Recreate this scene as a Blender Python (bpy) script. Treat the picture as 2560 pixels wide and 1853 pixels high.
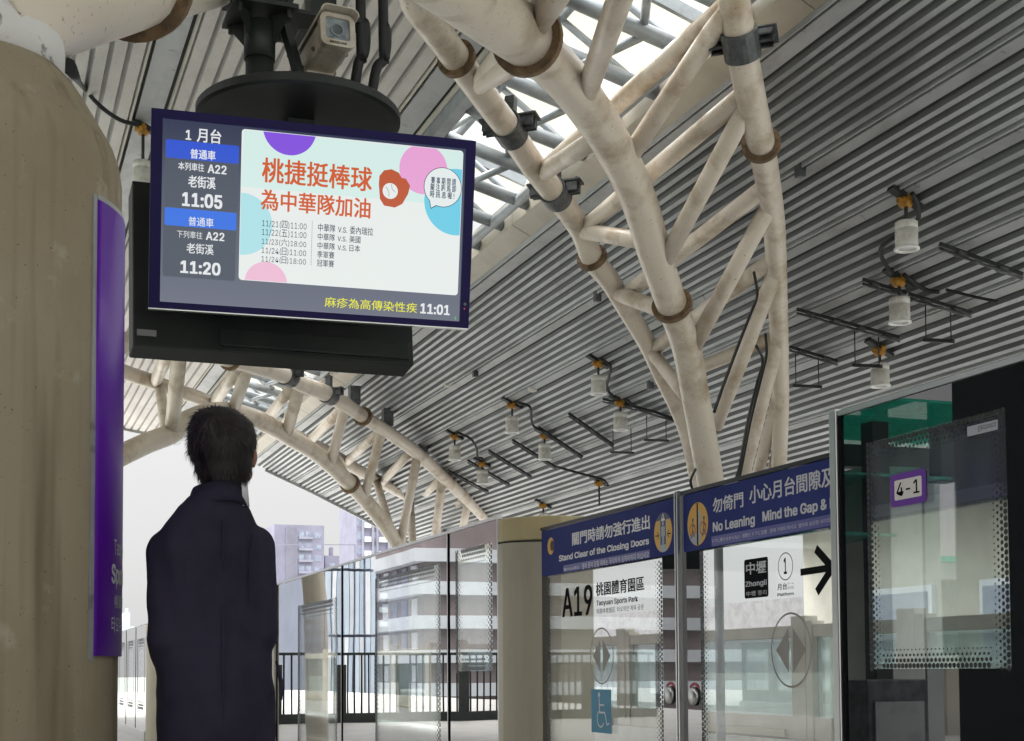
import bpy, bmesh, math, random
from mathutils import Vector, Matrix, noise as mnoise
random.seed(7)
R_ = math.radians
for o in list(bpy.data.objects): bpy.data.objects.remove(o)
scene = bpy.context.scene
COL = scene.collection

# ------------------------------------------------------------------ camera, light, exposure
PW, PH, FPX, PY = 2560.0, 1853.0, 3516.0, 1491.66
YAW, PITCH, ROLL = R_(20.5823), R_(3.0), R_(-0.35)
CAMZ = 0.93
C0 = Vector((0, 0, CAMZ))
_f0 = Vector((math.sin(YAW), math.cos(YAW), 0)); _r0 = Vector((math.cos(YAW), -math.sin(YAW), 0))
FW = math.cos(PITCH)*_f0 + math.sin(PITCH)*Vector((0, 0, 1)); _u0 = _r0.cross(FW)
RT = math.cos(ROLL)*_r0 + math.sin(ROLL)*_u0; UP = -math.sin(ROLL)*_r0 + math.cos(ROLL)*_u0
cd = bpy.data.cameras.new('camera'); cam = bpy.data.objects.new('camera', cd); COL.objects.link(cam)
cd.sensor_width = 36; cd.lens = FPX/PW*36; cd.clip_start = 0.05; cd.clip_end = 6000
cd.shift_x = 0; cd.shift_y = (PY-PH/2)/PW
M = Matrix((RT, UP, -FW)).transposed().to_4x4(); M.translation = C0
cam.matrix_world = M
scene.camera = cam

SUN_EL, SUN_AZ = R_(58), R_(-35)      # azimuth from +Y towards +X
world = bpy.data.worlds.new('World'); scene.world = world; world.use_nodes = True
wn = world.node_tree; wn.nodes.clear()
sky = wn.nodes.new('ShaderNodeTexSky'); sky.sky_type = 'NISHITA'; sky.sun_disc = False
sky.sun_elevation = SUN_EL; sky.sun_rotation = SUN_AZ; sky.dust_density = 6; sky.air_density = 1.0; sky.ozone_density = 1
hsv = wn.nodes.new('ShaderNodeHueSaturation'); hsv.inputs['Saturation'].default_value = 0.10
hsv.inputs['Value'].default_value = 1.0
# overcast: an even grey cloud layer in front of most of the blue
tc = wn.nodes.new('ShaderNodeTexCoord'); nz = wn.nodes.new('ShaderNodeTexNoise'); nz.inputs['Scale'].default_value = 1.6
nz.inputs['Detail'].default_value = 4
# overhead sky pushed far brighter than true overcast, to light the roof's underside
sz = wn.nodes.new('ShaderNodeSeparateXYZ'); up_ = wn.nodes.new('ShaderNodeMapRange'); up_.inputs['From Min'].default_value = .30; up_.inputs['From Max'].default_value = .72
up_.inputs['To Min'].default_value = 2.3; up_.inputs['To Max'].default_value = 19.0; wn.links.new(tc.outputs['Generated'], sz.inputs[0]); wn.links.new(sz.outputs['Z'], up_.inputs['Value'])
cr = wn.nodes.new('ShaderNodeMath'); cr.operation = 'MULTIPLY'; wn.links.new(up_.outputs[0], cr.inputs[1])
nr = wn.nodes.new('ShaderNodeMapRange'); nr.inputs['To Min'].default_value = .92; nr.inputs['To Max'].default_value = 1.08
cmb = wn.nodes.new('ShaderNodeCombineColor'); mixs = wn.nodes.new('ShaderNodeMix'); mixs.data_type = 'RGBA'
mixs.inputs['Factor'].default_value = 0.85
bg = wn.nodes.new('ShaderNodeBackground'); bg.inputs['Strength'].default_value = 0.12
wo = wn.nodes.new('ShaderNodeOutputWorld')
wn.links.new(tc.outputs['Generated'], nz.inputs['Vector']); wn.links.new(nz.outputs['Fac'], nr.inputs['Value']); wn.links.new(nr.outputs[0], cr.inputs[0])
for k in ('Red', 'Green', 'Blue'): wn.links.new(cr.outputs[0], cmb.inputs[k])
wn.links.new(sky.outputs[0], hsv.inputs['Color']); wn.links.new(hsv.outputs[0], mixs.inputs['A']); wn.links.new(cmb.outputs[0], mixs.inputs['B'])
wn.links.new(mixs.outputs['Result'], bg.inputs['Color']); wn.links.new(bg.outputs[0], wo.inputs['Surface'])
sd = bpy.data.lights.new('sun', 'SUN'); sd.energy = 1.5; sd.angle = R_(14); sd.color = (1, .97, .92)
sun = bpy.data.objects.new('sun', sd); COL.objects.link(sun)
sdir = Vector((math.sin(SUN_AZ)*math.cos(SUN_EL), math.cos(SUN_AZ)*math.cos(SUN_EL), math.sin(SUN_EL)))
sun.rotation_euler = sdir.to_track_quat('Z', 'Y').to_euler(); sun.location = (0, 0, 60)
vs = scene.view_settings
scene.display_settings.display_device = 'sRGB'
vs.view_transform = 'Standard'; vs.look = 'None'; vs.exposure = 1.45; vs.gamma = 1; vs.use_curve_mapping = False
cy = scene.cycles
cy.max_bounces = 8; cy.diffuse_bounces = 3; cy.glossy_bounces = 4; cy.transparent_max_bounces = 16; cy.transmission_bounces = 4
cy.use_denoising = True; cy.sample_clamp_indirect = 8; cy.caustics_reflective = False; cy.caustics_refractive = False

# ------------------------------------------------------------------ pixel rays -> points on real surfaces
def ray(x, y): return FW + (x-PW/2)/FPX*RT - (y-PY)/FPX*UP
def onX(x, y, X): d = ray(x, y); return C0 + d*(X/d.x)
def onY(x, y, Y): d = ray(x, y); return C0 + d*(Y/d.y)
def onZ(x, y, Z): d = ray(x, y); return C0 + d*((Z-CAMZ)/d.z)
ROOF = [(-4.6, 6.0), (-2, 6.5), (0, 6.85), (2.98, 6.73), (3.43, 6.66), (4.3, 6.47), (6.39, 5.90), (7.62, 5.37), (8.88, 4.77), (10.7, 3.88), (11.2, 3.62)]
def roofz(X):
    for (a, za), (b, zb) in zip(ROOF, ROOF[1:]):
        if X <= b: return za+(zb-za)*(X-a)/(b-a)
    return ROOF[-1][1]
def onroof(x, y, off=0.0):
    d = ray(x, y); lo, hi = .5, 80.
    for _ in range(60):
        m = (lo+hi)/2; p = C0+d*m
        if p.z > roofz(p.x)-off: hi = m
        else: lo = m
    return C0+d*lo

# ------------------------------------------------------------------ mesh helpers
class MB:
    def __init__(s): s.v = []; s.f = []; s.m = []; s.s = []
    def add(s, vs_, fs, mi=0, sm=False):
        k = len(s.v); s.v += [Vector(p) for p in vs_]
        for f in fs: s.f.append([i+k for i in f]); s.m.append(mi); s.s.append(sm)
        return s
    def box(s, a, b, mi=0):
        (x0, y0, z0), (x1, y1, z1) = a, b
        if x0 > x1: x0, x1 = x1, x0
        if y0 > y1: y0, y1 = y1, y0
        if z0 > z1: z0, z1 = z1, z0
        return s.add([(x0,y0,z0),(x1,y0,z0),(x1,y1,z0),(x0,y1,z0),(x0,y0,z1),(x1,y0,z1),(x1,y1,z1),(x0,y1,z1)],
              [(0,3,2,1),(4,5,6,7),(0,1,5,4),(1,2,6,5),(2,3,7,6),(3,0,4,7)], mi)
    def obox(s, c, ex, ey, ez, mi=0):   # centre and half-axis vectors
        c, ex, ey, ez = map(Vector, (c, ex, ey, ez))
        return s.add([c-ex-ey-ez, c+ex-ey-ez, c+ex+ey-ez, c-ex+ey-ez, c-ex-ey+ez, c+ex-ey+ez, c+ex+ey+ez, c-ex+ey+ez],
              [(0,3,2,1),(4,5,6,7),(0,1,5,4),(1,2,6,5),(2,3,7,6),(3,0,4,7)], mi)
    def bar(s, a, b, w, h, mi=0, up=(0, 0, 1)):
        a, b = Vector(a), Vector(b); d = (b-a); L = d.length; d = d/L
        sx = d.cross(Vector(up)); sx = sx.normalized() if sx.length > 1e-4 else Vector((1, 0, 0)); sz = sx.cross(d)
        return s.obox((a+b)/2, d*L/2, sx*w/2, sz*h/2, mi)
    def tube(s, path, rad, n=14, mi=0, cap=True, sm=True):
        P = [Vector(p) for p in path]; 
        if not isinstance(rad, (list, tuple)): rad = [rad]*len(P)
        T = []
        for i in range(len(P)):
            t = (P[min(i+1, len(P)-1)]-P[max(i-1, 0)]); T.append(t.normalized())
        nrm = T[0].orthogonal().normalized(); rings = []; vs_ = []
        for i, p in enumerate(P):
            nrm = (nrm - T[i]*nrm.dot(T[i])).normalized(); bn = T[i].cross(nrm)
            for k in range(n):
                a = 2*math.pi*k/n; vs_.append(p+(nrm*math.cos(a)+bn*math.sin(a))*rad[i])
        fs = [(i*n+k, i*n+(k+1) % n, (i+1)*n+(k+1) % n, (i+1)*n+k) for i in range(len(P)-1) for k in range(n)]
        s.add(vs_, fs, mi, sm)
        if cap:
            s.add(vs_[:n], [tuple(reversed(range(n)))], mi); s.add(vs_[-n:], [tuple(range(n))], mi)
        return s
    def rev(s, prof, c=(0, 0, 0), n=32, mi=0, sm=True, axis=None, cap=True):   # prof: (r, z)
        c = Vector(c); az = Vector(axis or (0, 0, 1)).normalized(); ax = az.orthogonal().normalized(); ay = az.cross(ax)
        vs_ = [c+az*z+(ax*math.cos(2*math.pi*k/n)+ay*math.sin(2*math.pi*k/n))*r for r, z in prof for k in range(n)]
        fs = [(i*n+k, i*n+(k+1) % n, (i+1)*n+(k+1) % n, (i+1)*n+k) for i in range(len(prof)-1) for k in range(n)]
        s.add(vs_, fs, mi, sm)
        if cap: s.add(vs_[:n], [tuple(reversed(range(n)))], mi); s.add(vs_[-n:], [tuple(range(n))], mi)
        return s
    def prism(s, poly, ex, ey, ez, o, d, mi=0):      # polygon in (ex,ey) at o, extruded by ez*d
        o, ex, ey, ez = map(Vector, (o, ex, ey, ez)); n = len(poly)
        a = [o+ex*x+ey*y for x, y in poly]; b = [p+ez*d for p in a]
        s.add(a+b, [tuple(reversed(range(n))), tuple(range(n, 2*n))]+[(i, (i+1) % n, n+(i+1) % n, n+i) for i in range(n)], mi)
        return s
    def quad(s, *p, mi=0): return s.add(p, [tuple(range(len(p)))], mi)
    def ball(s, c, rx, ry=None, rz=None, nu=16, nv=10, mi=0, rot=None):
        ry = ry or rx; rz = rz or rx; c = Vector(c); vs_ = []
        for j in range(nv+1):
            th = math.pi*j/nv
            for k in range(nu):
                a = 2*math.pi*k/nu; q = Vector((rx*math.sin(th)*math.cos(a), ry*math.sin(th)*math.sin(a), rz*math.cos(th)))
                vs_.append(c+(rot @ q if rot else q))
        fs = [(j*nu+k, (j+1)*nu+k, (j+1)*nu+(k+1) % nu, j*nu+(k+1) % nu) for j in range(nv) for k in range(nu)]
        return s.add(vs_, fs, mi, True)

def spline(P, n=6):
    P = [Vector(p) for p in P]; Q = [2*P[0]-P[1]]+P+[2*P[-1]-P[-2]]; out = []
    for i in range(1, len(Q)-2):
        a, b, c, d = Q[i-1:i+3]
        for k in range(n):
            t = k/n; out.append(.5*((2*b)+(c-a)*t+(2*a-5*b+4*c-d)*t*t+(3*b-a-3*c+d)*t**3))
    return out+[P[-1]]
def tag(o, label=None, cat=None, group=None, kind=None):
    if label: o['label'] = label
    if cat: o['category'] = cat
    if group: o['group'] = group
    if kind: o['kind'] = kind
    return o
def empty(name, loc, label=None, cat=None, group=None):
    o = bpy.data.objects.new(name, None); COL.objects.link(o); o.location = loc; o.empty_display_size = .2
    return tag(o, label, cat, group)
def wloc(o):
    p = Vector(o.location)
    return p
def obj(name, mb, mats, parent=None, bevel=0, fix=True):
    me = bpy.data.meshes.new(name); me.from_pydata(mb.v, [], mb.f)
    mats = mats if isinstance(mats, (list, tuple)) else [mats]
    for m in mats: me.materials.append(m)
    for i, p in enumerate(me.polygons): p.material_index = mb.m[i]; p.use_smooth = mb.s[i]
    if fix:
        bm = bmesh.new(); bm.from_mesh(me); bmesh.ops.remove_doubles(bm, verts=bm.verts, dist=1e-5)
        bmesh.ops.recalc_face_normals(bm, faces=bm.faces); bm.to_mesh(me); bm.free()
    o = bpy.data.objects.new(name, me); COL.objects.link(o)
    if parent is not None: attach(o, parent)
    if bevel:
        b = o.modifiers.new('bevel', 'BEVEL'); b.width = bevel; b.segments = 2; b.limit_method = 'ANGLE'; b.angle_limit = R_(40)
    return o
ROOTW = {}
def attach(o, parent):        # meshes are written in world coordinates; the inverse undoes the root's own place
    o.parent = parent
    chain = Matrix.Translation(root_of(parent).location)
    o.matrix_parent_inverse = chain.inverted() if parent.parent is None and parent.type == 'EMPTY' else Matrix.Identity(4)
def root_of(o):
    while o.parent: o = o.parent
    return o
def copy_tree(o, parent=None):
    c = o.copy(); COL.objects.link(c)
    if parent: c.parent = parent; c.matrix_parent_inverse = o.matrix_parent_inverse.copy()
    for ch in list(o.children):
        copy_tree(ch, c)
    return c

# ------------------------------------------------------------------ materials
def nodes(name):
    m = bpy.data.materials.new(name); m.use_nodes = True; nt = m.node_tree; nt.nodes.clear()
    out = nt.nodes.new('ShaderNodeOutputMaterial'); return m, nt, out
def N(nt, t, **kw):
    n = nt.nodes.new(t)
    for k, v in kw.items():
        if hasattr(n, k) and not k[0].isupper(): setattr(n, k, v)
        else: n.inputs[k.replace('_', ' ')].default_value = v
    return n
def pmat(name, col, rough=.6, metal=0, col2=None, scale=3, lo=.4, hi=.65, stretch=(1, 1, 1), speck=None, bump=0, bscale=40, spec=.5, coat=0, rvar=0, detail=6):
    m, nt, out = nodes(name); b = N(nt, 'ShaderNodeBsdfPrincipled'); nt.links.new(b.outputs[0], out.inputs[0])
    b.inputs['Base Color'].default_value = (*col, 1); b.inputs['Roughness'].default_value = rough; b.inputs['Metallic'].default_value = metal
    b.inputs['Specular IOR Level'].default_value = spec; b.inputs['Coat Weight'].default_value = coat
    tcn = N(nt, 'ShaderNodeTexCoord'); mp = N(nt, 'ShaderNodeMapping'); mp.inputs['Scale'].default_value = stretch
    nt.links.new(tcn.outputs['Object'], mp.inputs['Vector']); last = None
    if col2:
        n1 = N(nt, 'ShaderNodeTexNoise', Scale=scale, Detail=detail, Roughness=.62); nt.links.new(mp.outputs[0], n1.inputs['Vector'])
        r = N(nt, 'ShaderNodeMapRange'); r.inputs['From Min'].default_value = lo; r.inputs['From Max'].default_value = hi
        nt.links.new(n1.outputs['Fac'], r.inputs['Value'])
        mx = N(nt, 'ShaderNodeMix', data_type='RGBA'); mx.inputs['A'].default_value = (*col, 1); mx.inputs['B'].default_value = (*col2, 1)
        nt.links.new(r.outputs[0], mx.inputs['Factor']); last = mx.outputs['Result']
        if rvar:
            rr = N(nt, 'ShaderNodeMapRange'); rr.inputs['To Min'].default_value = rough; rr.inputs['To Max'].default_value = rough+rvar
            nt.links.new(r.outputs[0], rr.inputs['Value']); nt.links.new(rr.outputs[0], b.inputs['Roughness'])
    if speck:
        sc, th, c3, amt = speck
        n2 = N(nt, 'ShaderNodeTexNoise', Scale=sc, Detail=3, Roughness=.6); nt.links.new(tcn.outputs['Object'], n2.inputs['Vector'])
        r2 = N(nt, 'ShaderNodeMapRange'); r2.inputs['From Min'].default_value = th; r2.inputs['From Max'].default_value = th+.04; r2.inputs['To Max'].default_value = amt
        nt.links.new(n2.outputs['Fac'], r2.inputs['Value'])
        m2 = N(nt, 'ShaderNodeMix', data_type='RGBA'); m2.inputs['B'].default_value = (*c3, 1)
        if last: nt.links.new(last, m2.inputs['A'])
        else: m2.inputs['A'].default_value = (*col, 1)
        nt.links.new(r2.outputs[0], m2.inputs['Factor']); last = m2.outputs['Result']
    if last: nt.links.new(last, b.inputs['Base Color'])
    if bump:
        n3 = N(nt, 'ShaderNodeTexNoise', Scale=bscale, Detail=4); nt.links.new(mp.outputs[0], n3.inputs['Vector'])
        bp = N(nt, 'ShaderNodeBump', Strength=bump, Distance=.02); nt.links.new(n3.outputs['Fac'], bp.inputs['Height']); nt.links.new(bp.outputs[0], b.inputs['Normal'])
    return m
def emat(name, col, s=1.0):
    m, nt, out = nodes(name); e = N(nt, 'ShaderNodeEmission'); e.inputs['Color'].default_value = (*col, 1); e.inputs['Strength'].default_value = s
    g = N(nt, 'ShaderNodeBsdfGlossy'); g.inputs['Roughness'].default_value = .12; g.inputs['Color'].default_value = (.035, .035, .037, 1)
    a = N(nt, 'ShaderNodeAddShader'); nt.links.new(e.outputs[0], a.inputs[0]); nt.links.new(g.outputs[0], a.inputs[1]); nt.links.new(a.outputs[0], out.inputs[0])
    return m
def mirrorfac(nt, mul, add):      # Schlick reflectance, the same from both faces of a pane
    lw = N(nt, 'ShaderNodeLayerWeight'); lw.inputs['Blend'].default_value = .5
    pw = N(nt, 'ShaderNodeMath', operation='POWER'); pw.inputs[1].default_value = 5.0; nt.links.new(lw.outputs['Facing'], pw.inputs[0])
    ml = N(nt, 'ShaderNodeMath', operation='MULTIPLY_ADD'); ml.inputs[1].default_value = .96*mul; ml.inputs[2].default_value = .04*mul+add; ml.use_clamp = True
    nt.links.new(pw.outputs[0], ml.inputs[0]); return ml
def glassmat(name, tint, refl=.12, rough=0.0, haze=0.0, hazecol=(.8, .85, .85), ior=1.5, wave=0):
    m, nt, out = nodes(name)
    t = N(nt, 'ShaderNodeBsdfTransparent'); t.inputs['Color'].default_value = (*tint, 1)
    g = N(nt, 'ShaderNodeBsdfGlossy'); g.inputs['Roughness'].default_value = rough
    ad = mirrorfac(nt, 1.0, refl)
    base = t.outputs[0]
    if haze:
        d = N(nt, 'ShaderNodeBsdfTranslucent'); d.inputs['Color'].default_value = (*hazecol, 1)
        df = N(nt, 'ShaderNodeBsdfDiffuse'); df.inputs['Color'].default_value = (*hazecol, 1)
        dd = N(nt, 'ShaderNodeMixShader'); dd.inputs[0].default_value = .5; nt.links.new(d.outputs[0], dd.inputs[1]); nt.links.new(df.outputs[0], dd.inputs[2])
        h = N(nt, 'ShaderNodeMixShader'); h.inputs[0].default_value = haze
        tcn = N(nt, 'ShaderNodeTexCoord'); mp = N(nt, 'ShaderNodeMapping'); mp.inputs['Scale'].default_value = (3, 3, 1.1); n1 = N(nt, 'ShaderNodeTexNoise', Scale=3, Detail=6)
        nt.links.new(tcn.outputs['Object'], mp.inputs[0]); nt.links.new(mp.outputs[0], n1.inputs['Vector'])
        r = N(nt, 'ShaderNodeMapRange'); r.inputs['From Min'].default_value = .3; r.inputs['From Max'].default_value = .8; r.inputs['To Min'].default_value = haze*.5; r.inputs['To Max'].default_value = min(1, haze*1.9)
        nt.links.new(n1.outputs['Fac'], r.inputs['Value']); nt.links.new(r.outputs[0], h.inputs[0])
        nt.links.new(t.outputs[0], h.inputs[1]); nt.links.new(dd.outputs[0], h.inputs[2]); base = h.outputs[0]
    mx = N(nt, 'ShaderNodeMixShader'); nt.links.new(ad.outputs[0], mx.inputs[0]); nt.links.new(base, mx.inputs[1]); nt.links.new(g.outputs[0], mx.inputs[2])
    if wave:
        tc2 = N(nt, 'ShaderNodeTexCoord'); n2 = N(nt, 'ShaderNodeTexNoise', Scale=1.3, Detail=1); nt.links.new(tc2.outputs['Object'], n2.inputs['Vector'])
        bp = N(nt, 'ShaderNodeBump', Strength=wave, Distance=.02); nt.links.new(n2.outputs['Fac'], bp.inputs['Height']); nt.links.new(bp.outputs[0], g.inputs['Normal'])
    nt.links.new(mx.outputs[0], out.inputs[0])
    return m
def frit(name, refl=.35, col=(.012, .013, .016), ior=1.5):       # glossy black enamel behind glass
    m, nt, out = nodes(name); d = N(nt, 'ShaderNodeBsdfDiffuse'); d.inputs['Color'].default_value = (*col, 1)
    g = N(nt, 'ShaderNodeBsdfGlossy'); g.inputs['Roughness'].default_value = 0.0
    ad = mirrorfac(nt, 2.6, refl)
    tc2 = N(nt, 'ShaderNodeTexCoord'); n2 = N(nt, 'ShaderNodeTexNoise', Scale=1.1, Detail=1); nt.links.new(tc2.outputs['Object'], n2.inputs['Vector'])
    bp = N(nt, 'ShaderNodeBump', Strength=.03, Distance=.02); nt.links.new(n2.outputs['Fac'], bp.inputs['Height']); nt.links.new(bp.outputs[0], g.inputs['Normal'])
    mx = N(nt, 'ShaderNodeMixShader'); nt.links.new(ad.outputs[0], mx.inputs[0]); nt.links.new(d.outputs[0], mx.inputs[1]); nt.links.new(g.outputs[0], mx.inputs[2]); nt.links.new(mx.outputs[0], out.inputs[0])
    return m

M_TUBE = pmat('cream painted steel', (.76, .68, .58), .36, 0, (.36, .25, .14), 2.0, .50, .76, (1, 1, 1), (38, .66, (.12, .08, .05), .6), .05, 30, spec=.4)
M_RUST = pmat('rust brown flange', (.23, .15, .08), .7, 0, (.12, .075, .04), 9, .4, .6, bump=.3, bscale=60)
M_CLAMP = pmat('dark grey steel', (.13, .14, .15), .5, .3, (.05, .05, .05), 8)
M_BLACK = pmat('black metal', (.018, .022, .022), .55, .2, (.03, .035, .033), 5)
M_DARKROD = pmat('dark rod', (.05, .05, .052), .6, .3)
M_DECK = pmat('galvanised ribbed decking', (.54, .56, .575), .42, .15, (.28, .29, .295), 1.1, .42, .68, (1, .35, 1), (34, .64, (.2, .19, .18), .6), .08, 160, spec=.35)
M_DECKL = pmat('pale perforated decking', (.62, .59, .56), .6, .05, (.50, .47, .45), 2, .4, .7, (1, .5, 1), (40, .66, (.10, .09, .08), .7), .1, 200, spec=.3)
M_DECKV = pmat('shade toned deck valley', (.145, .155, .16), .6, .1, (.10, .108, .11), 2, .4, .7, (1, .35, 1))  # darker than the ribs: groove shade put into the colour
M_DECKV2 = pmat('shade toned deck valley, pale', (.40, .38, .365), .6, .05, (.30, .285, .275), 2, .4, .7, (1, .5, 1))  # left roof's grooves toned down likewise, shade in the colour
M_BAND = pmat('flat grey trim', (.40, .41, .42), .45, .1, (.26, .26, .26), 2.5, .45, .7, (1, .5, 1), (7, .66, (.1, .1, .1), .5))
M_DARKGAP = pmat('dark joint', (.03, .032, .03), .8)
M_FASCIA = pmat('beige fascia', (.55, .51, .43), .45, .05, (.42, .38, .31), 1.2, .4, .7, bump=.03)
M_STEELG = pmat('blue grey steel', (.33, .36, .38), .45, .25, (.22, .24, .25), 3)
M_CONC, _nt, _out = nodes('stained concrete')
_b = N(_nt, 'ShaderNodeBsdfPrincipled', Roughness=.72); _nt.links.new(_b.outputs[0], _out.inputs[0]); _b.inputs['Specular IOR Level'].default_value = .3
_tc = N(_nt, 'ShaderNodeTexCoord'); _last = None
def _layer(scale, stretch, lo, hi, colr, amt, detail=6):
    global _last
    mp = N(_nt, 'ShaderNodeMapping'); mp.inputs['Scale'].default_value = stretch; _nt.links.new(_tc.outputs['Object'], mp.inputs[0])
    n = N(_nt, 'ShaderNodeTexNoise', Scale=scale, Detail=detail, Roughness=.6); _nt.links.new(mp.outputs[0], n.inputs['Vector'])
    r = N(_nt, 'ShaderNodeMapRange'); r.inputs['From Min'].default_value = lo; r.inputs['From Max'].default_value = hi; r.inputs['To Max'].default_value = amt; _nt.links.new(n.outputs['Fac'], r.inputs['Value'])
    m = N(_nt, 'ShaderNodeMix', data_type='RGBA'); m.inputs['B'].default_value = (*colr, 1); _nt.links.new(r.outputs[0], m.inputs['Factor'])
    if _last: _nt.links.new(_last, m.inputs['A'])
    else: m.inputs['A'].default_value = (.355, .305, .215, 1)
    _last = m.outputs['Result']; return n
_layer(1.6, (1, 1, .6), .42, .68, (.25, .20, .125), .9)          # broad tonal blotches
_layer(6.0, (1, 1, .055), .52, .66, (.105, .07, .034), .85, 3)      # run-off stains
_layer(15.0, (1, 1, .03), .56, .70, (.20, .15, .09), .55, 2)       # thin drips
_layer(9.0, (1, 1, .8), .60, .74, (.56, .52, .44), .5)             # pale lime bloom
_layer(85.0, (1, 1, 1), .70, .73, (.10, .075, .05), .6, 2)         # pores
_n = N(_nt, 'ShaderNodeTexNoise', Scale=90, Detail=4); _nt.links.new(_tc.outputs['Object'], _n.inputs['Vector'])
_bp = N(_nt, 'ShaderNodeBump', Strength=.18, Distance=.01); _nt.links.new(_n.outputs['Fac'], _bp.inputs['Height']); _nt.links.new(_bp.outputs[0], _b.inputs['Normal']); _nt.links.new(_last, _b.inputs['Base Color'])
M_GROUT = pmat('white grout', (.75, .74, .73), .8, 0, (.3, .28, .27), 14, .60, .66, bump=.3, bscale=40)
M_PURPLE = pmat('purple enamel', (.125, .008, .42), .36, 0, spec=.35)
M_WHITE = pmat('white lettering', (.80, .80, .82), .5)
M_LETTER = pmat('pale grey lettering', (.62, .63, .66), .5)
M_INK = pmat('black lettering', (.010, .011, .013), .8, spec=.05)
M_NAVY = pmat('navy sign film', (.022, .032, .165), .5, 0, (.045, .064, .22), 1.2, .3, .7, spec=.05)
M_LILAC = pmat('lilac sign film', (.10, .10, .34), .35)
M_AMBER = pmat('amber film', (.72, .40, .05), .45)
M_PICTO = pmat('dark pictogram film', (.06, .07, .12), .45)
M_PGREY = pmat('grey pictogram film', (.40, .43, .46), .45)
M_PEACH = pmat('red pictogram film', (.36, .035, .05), .45)
M_STONE = pmat('taupe door mark film', (.30, .28, .25), .5)
M_TEAL = pmat('teal sticker', (.0, .20, .34), .4)
M_TAGP = pmat('violet plastic tag', (.13, .02, .33), .4)
M_TAGW = pmat('off white tag', (.72, .70, .66), .5)
M_POST = pmat('beige post enamel', (.50, .46, .36), .38, .1, (.40, .37, .28), 1.5, .4, .7, (1, 1, .4), spec=.5)
M_POSTCAP = pmat('yellow beige cap', (.58, .50, .29), .4, 0, (.5, .42, .23), 2)
M_STAINLESS = pmat('brushed stainless', (.55, .55, .55), .28, .9)
M_FRAMEK = pmat('black aluminium', (.014, .015, .019), .35, .2)
M_FLOOR = pmat('pale platform tile', (.62, .61, .58), .35, 0, (.50, .49, .47), 1.5, .4, .65, spec=.4)
M_TRACK = pmat('track slab concrete', (.48, .47, .45), .85, 0, (.36, .35, .33), 2, .4, .65)
M_RAIL = pmat('rail steel', (.16, .12, .09), .5, .6)
M_GROUND = pmat('distant city ground', (.30, .32, .31), .95, 0, (.22, .26, .21), .02, .4, .6)  # greenish grey with distance haze put into the colour
M_CREAM = pmat('cream panel', (.58, .55, .48), .6, 0, (.46, .43, .37), 1.3, .4, .7, spec=.3)
M_ORANGE = pmat('orange junction box', (.55, .26, .02), .6, .1, (.3, .15, .03), 20)
M_LAMP = pmat('dirty white lamp can', (.76, .74, .69), .5, 0, (.56, .53, .47), 9, .45, .65)
M_LAMPRIM = pmat('white lamp rim', (.85, .85, .83), .4)
M_DIFF = pmat('lamp diffuser', (.65, .66, .66), .25)
M_TEALGLASS = glassmat('teal tinted glazing', (.55, .80, .78), .10)
M_RUBBER = pmat('black cable', (.012, .013, .014), .6)
M_YEL = pmat('yellow tape', (.65, .35, .02), .6)

# translucent skylight sheet
M_SKYL, _nt, _out = nodes('translucent cream roof sheet')
_t = N(_nt, 'ShaderNodeBsdfTranslucent'); _t.inputs['Color'].default_value = (.62, .615, .56, 1)
_d = N(_nt, 'ShaderNodeBsdfDiffuse'); _d.inputs['Color'].default_value = (.75, .72, .55, 1)
_m = N(_nt, 'ShaderNodeMixShader'); _m.inputs[0].default_value = .25
_nt.links.new(_t.outputs[0], _m.inputs[1]); _nt.links.new(_d.outputs[0], _m.inputs[2]); _nt.links.new(_m.outputs[0], _out.inputs[0])

# ------------------------------------------------------------------ lettering
_tcache = {}
try:      # the plain sans face that ships inside Blender; the default face is kept where it is missing
    import os
    SANS = bpy.data.fonts.load(os.path.join(bpy.utils.system_resource('DATAFILES'), 'fonts', 'Inter.woff2'))
except Exception: SANS = None
def textgeo(body, bold=0.0):
    k = (body, bold)
    if k not in _tcache:
        cjk = any(ord(c) >= 0x2e80 for c in body)
        cu = bpy.data.curves.new('t', 'FONT'); cu.body = body; cu.size = 1; cu.offset = 0; cu.resolution_u = 3; cu.fill_mode = 'FRONT'
        if SANS and not cjk: cu.font = SANS
        o = bpy.data.objects.new('t', cu); COL.objects.link(o); dg = bpy.context.evaluated_depsgraph_get(); dg.update()
        me = bpy.data.meshes.new_from_object(o.evaluated_get(dg)); v = [tuple(p.co) for p in me.vertices]; f = [tuple(p.vertices) for p in me.polygons]
        bpy.data.objects.remove(o); bpy.data.curves.remove(cu); bpy.data.meshes.remove(me)
        if bold > .003:          # heavier strokes: the same outline again a hair to each side and a hair higher
            v0, f0 = v, f; v, f = [], []
            for q, (dx, dy) in enumerate(((-1, -.6), (1, -.6), (-1, .6), (1, .6), (0, 0))):
                k0 = len(v); v += [(p[0]+dx*bold, p[1]+dy*bold, q*1e-4) for p in v0]; f += [tuple(i+k0 for i in t) for t in f0]
        xs = [p[0] for p in v] or [0, 1]; ys = [p[1] for p in v] or [0, 1]
        y0 = min(ys)
        if any(c in 'gpqyj' for c in body) and all(ord(c) < 0x2e80 for c in body): y0 = 0.0     # stand on the baseline
        _tcache[k] = (v, f, min(xs), max(xs), y0, max(ys))
    return _tcache[k]
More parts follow.
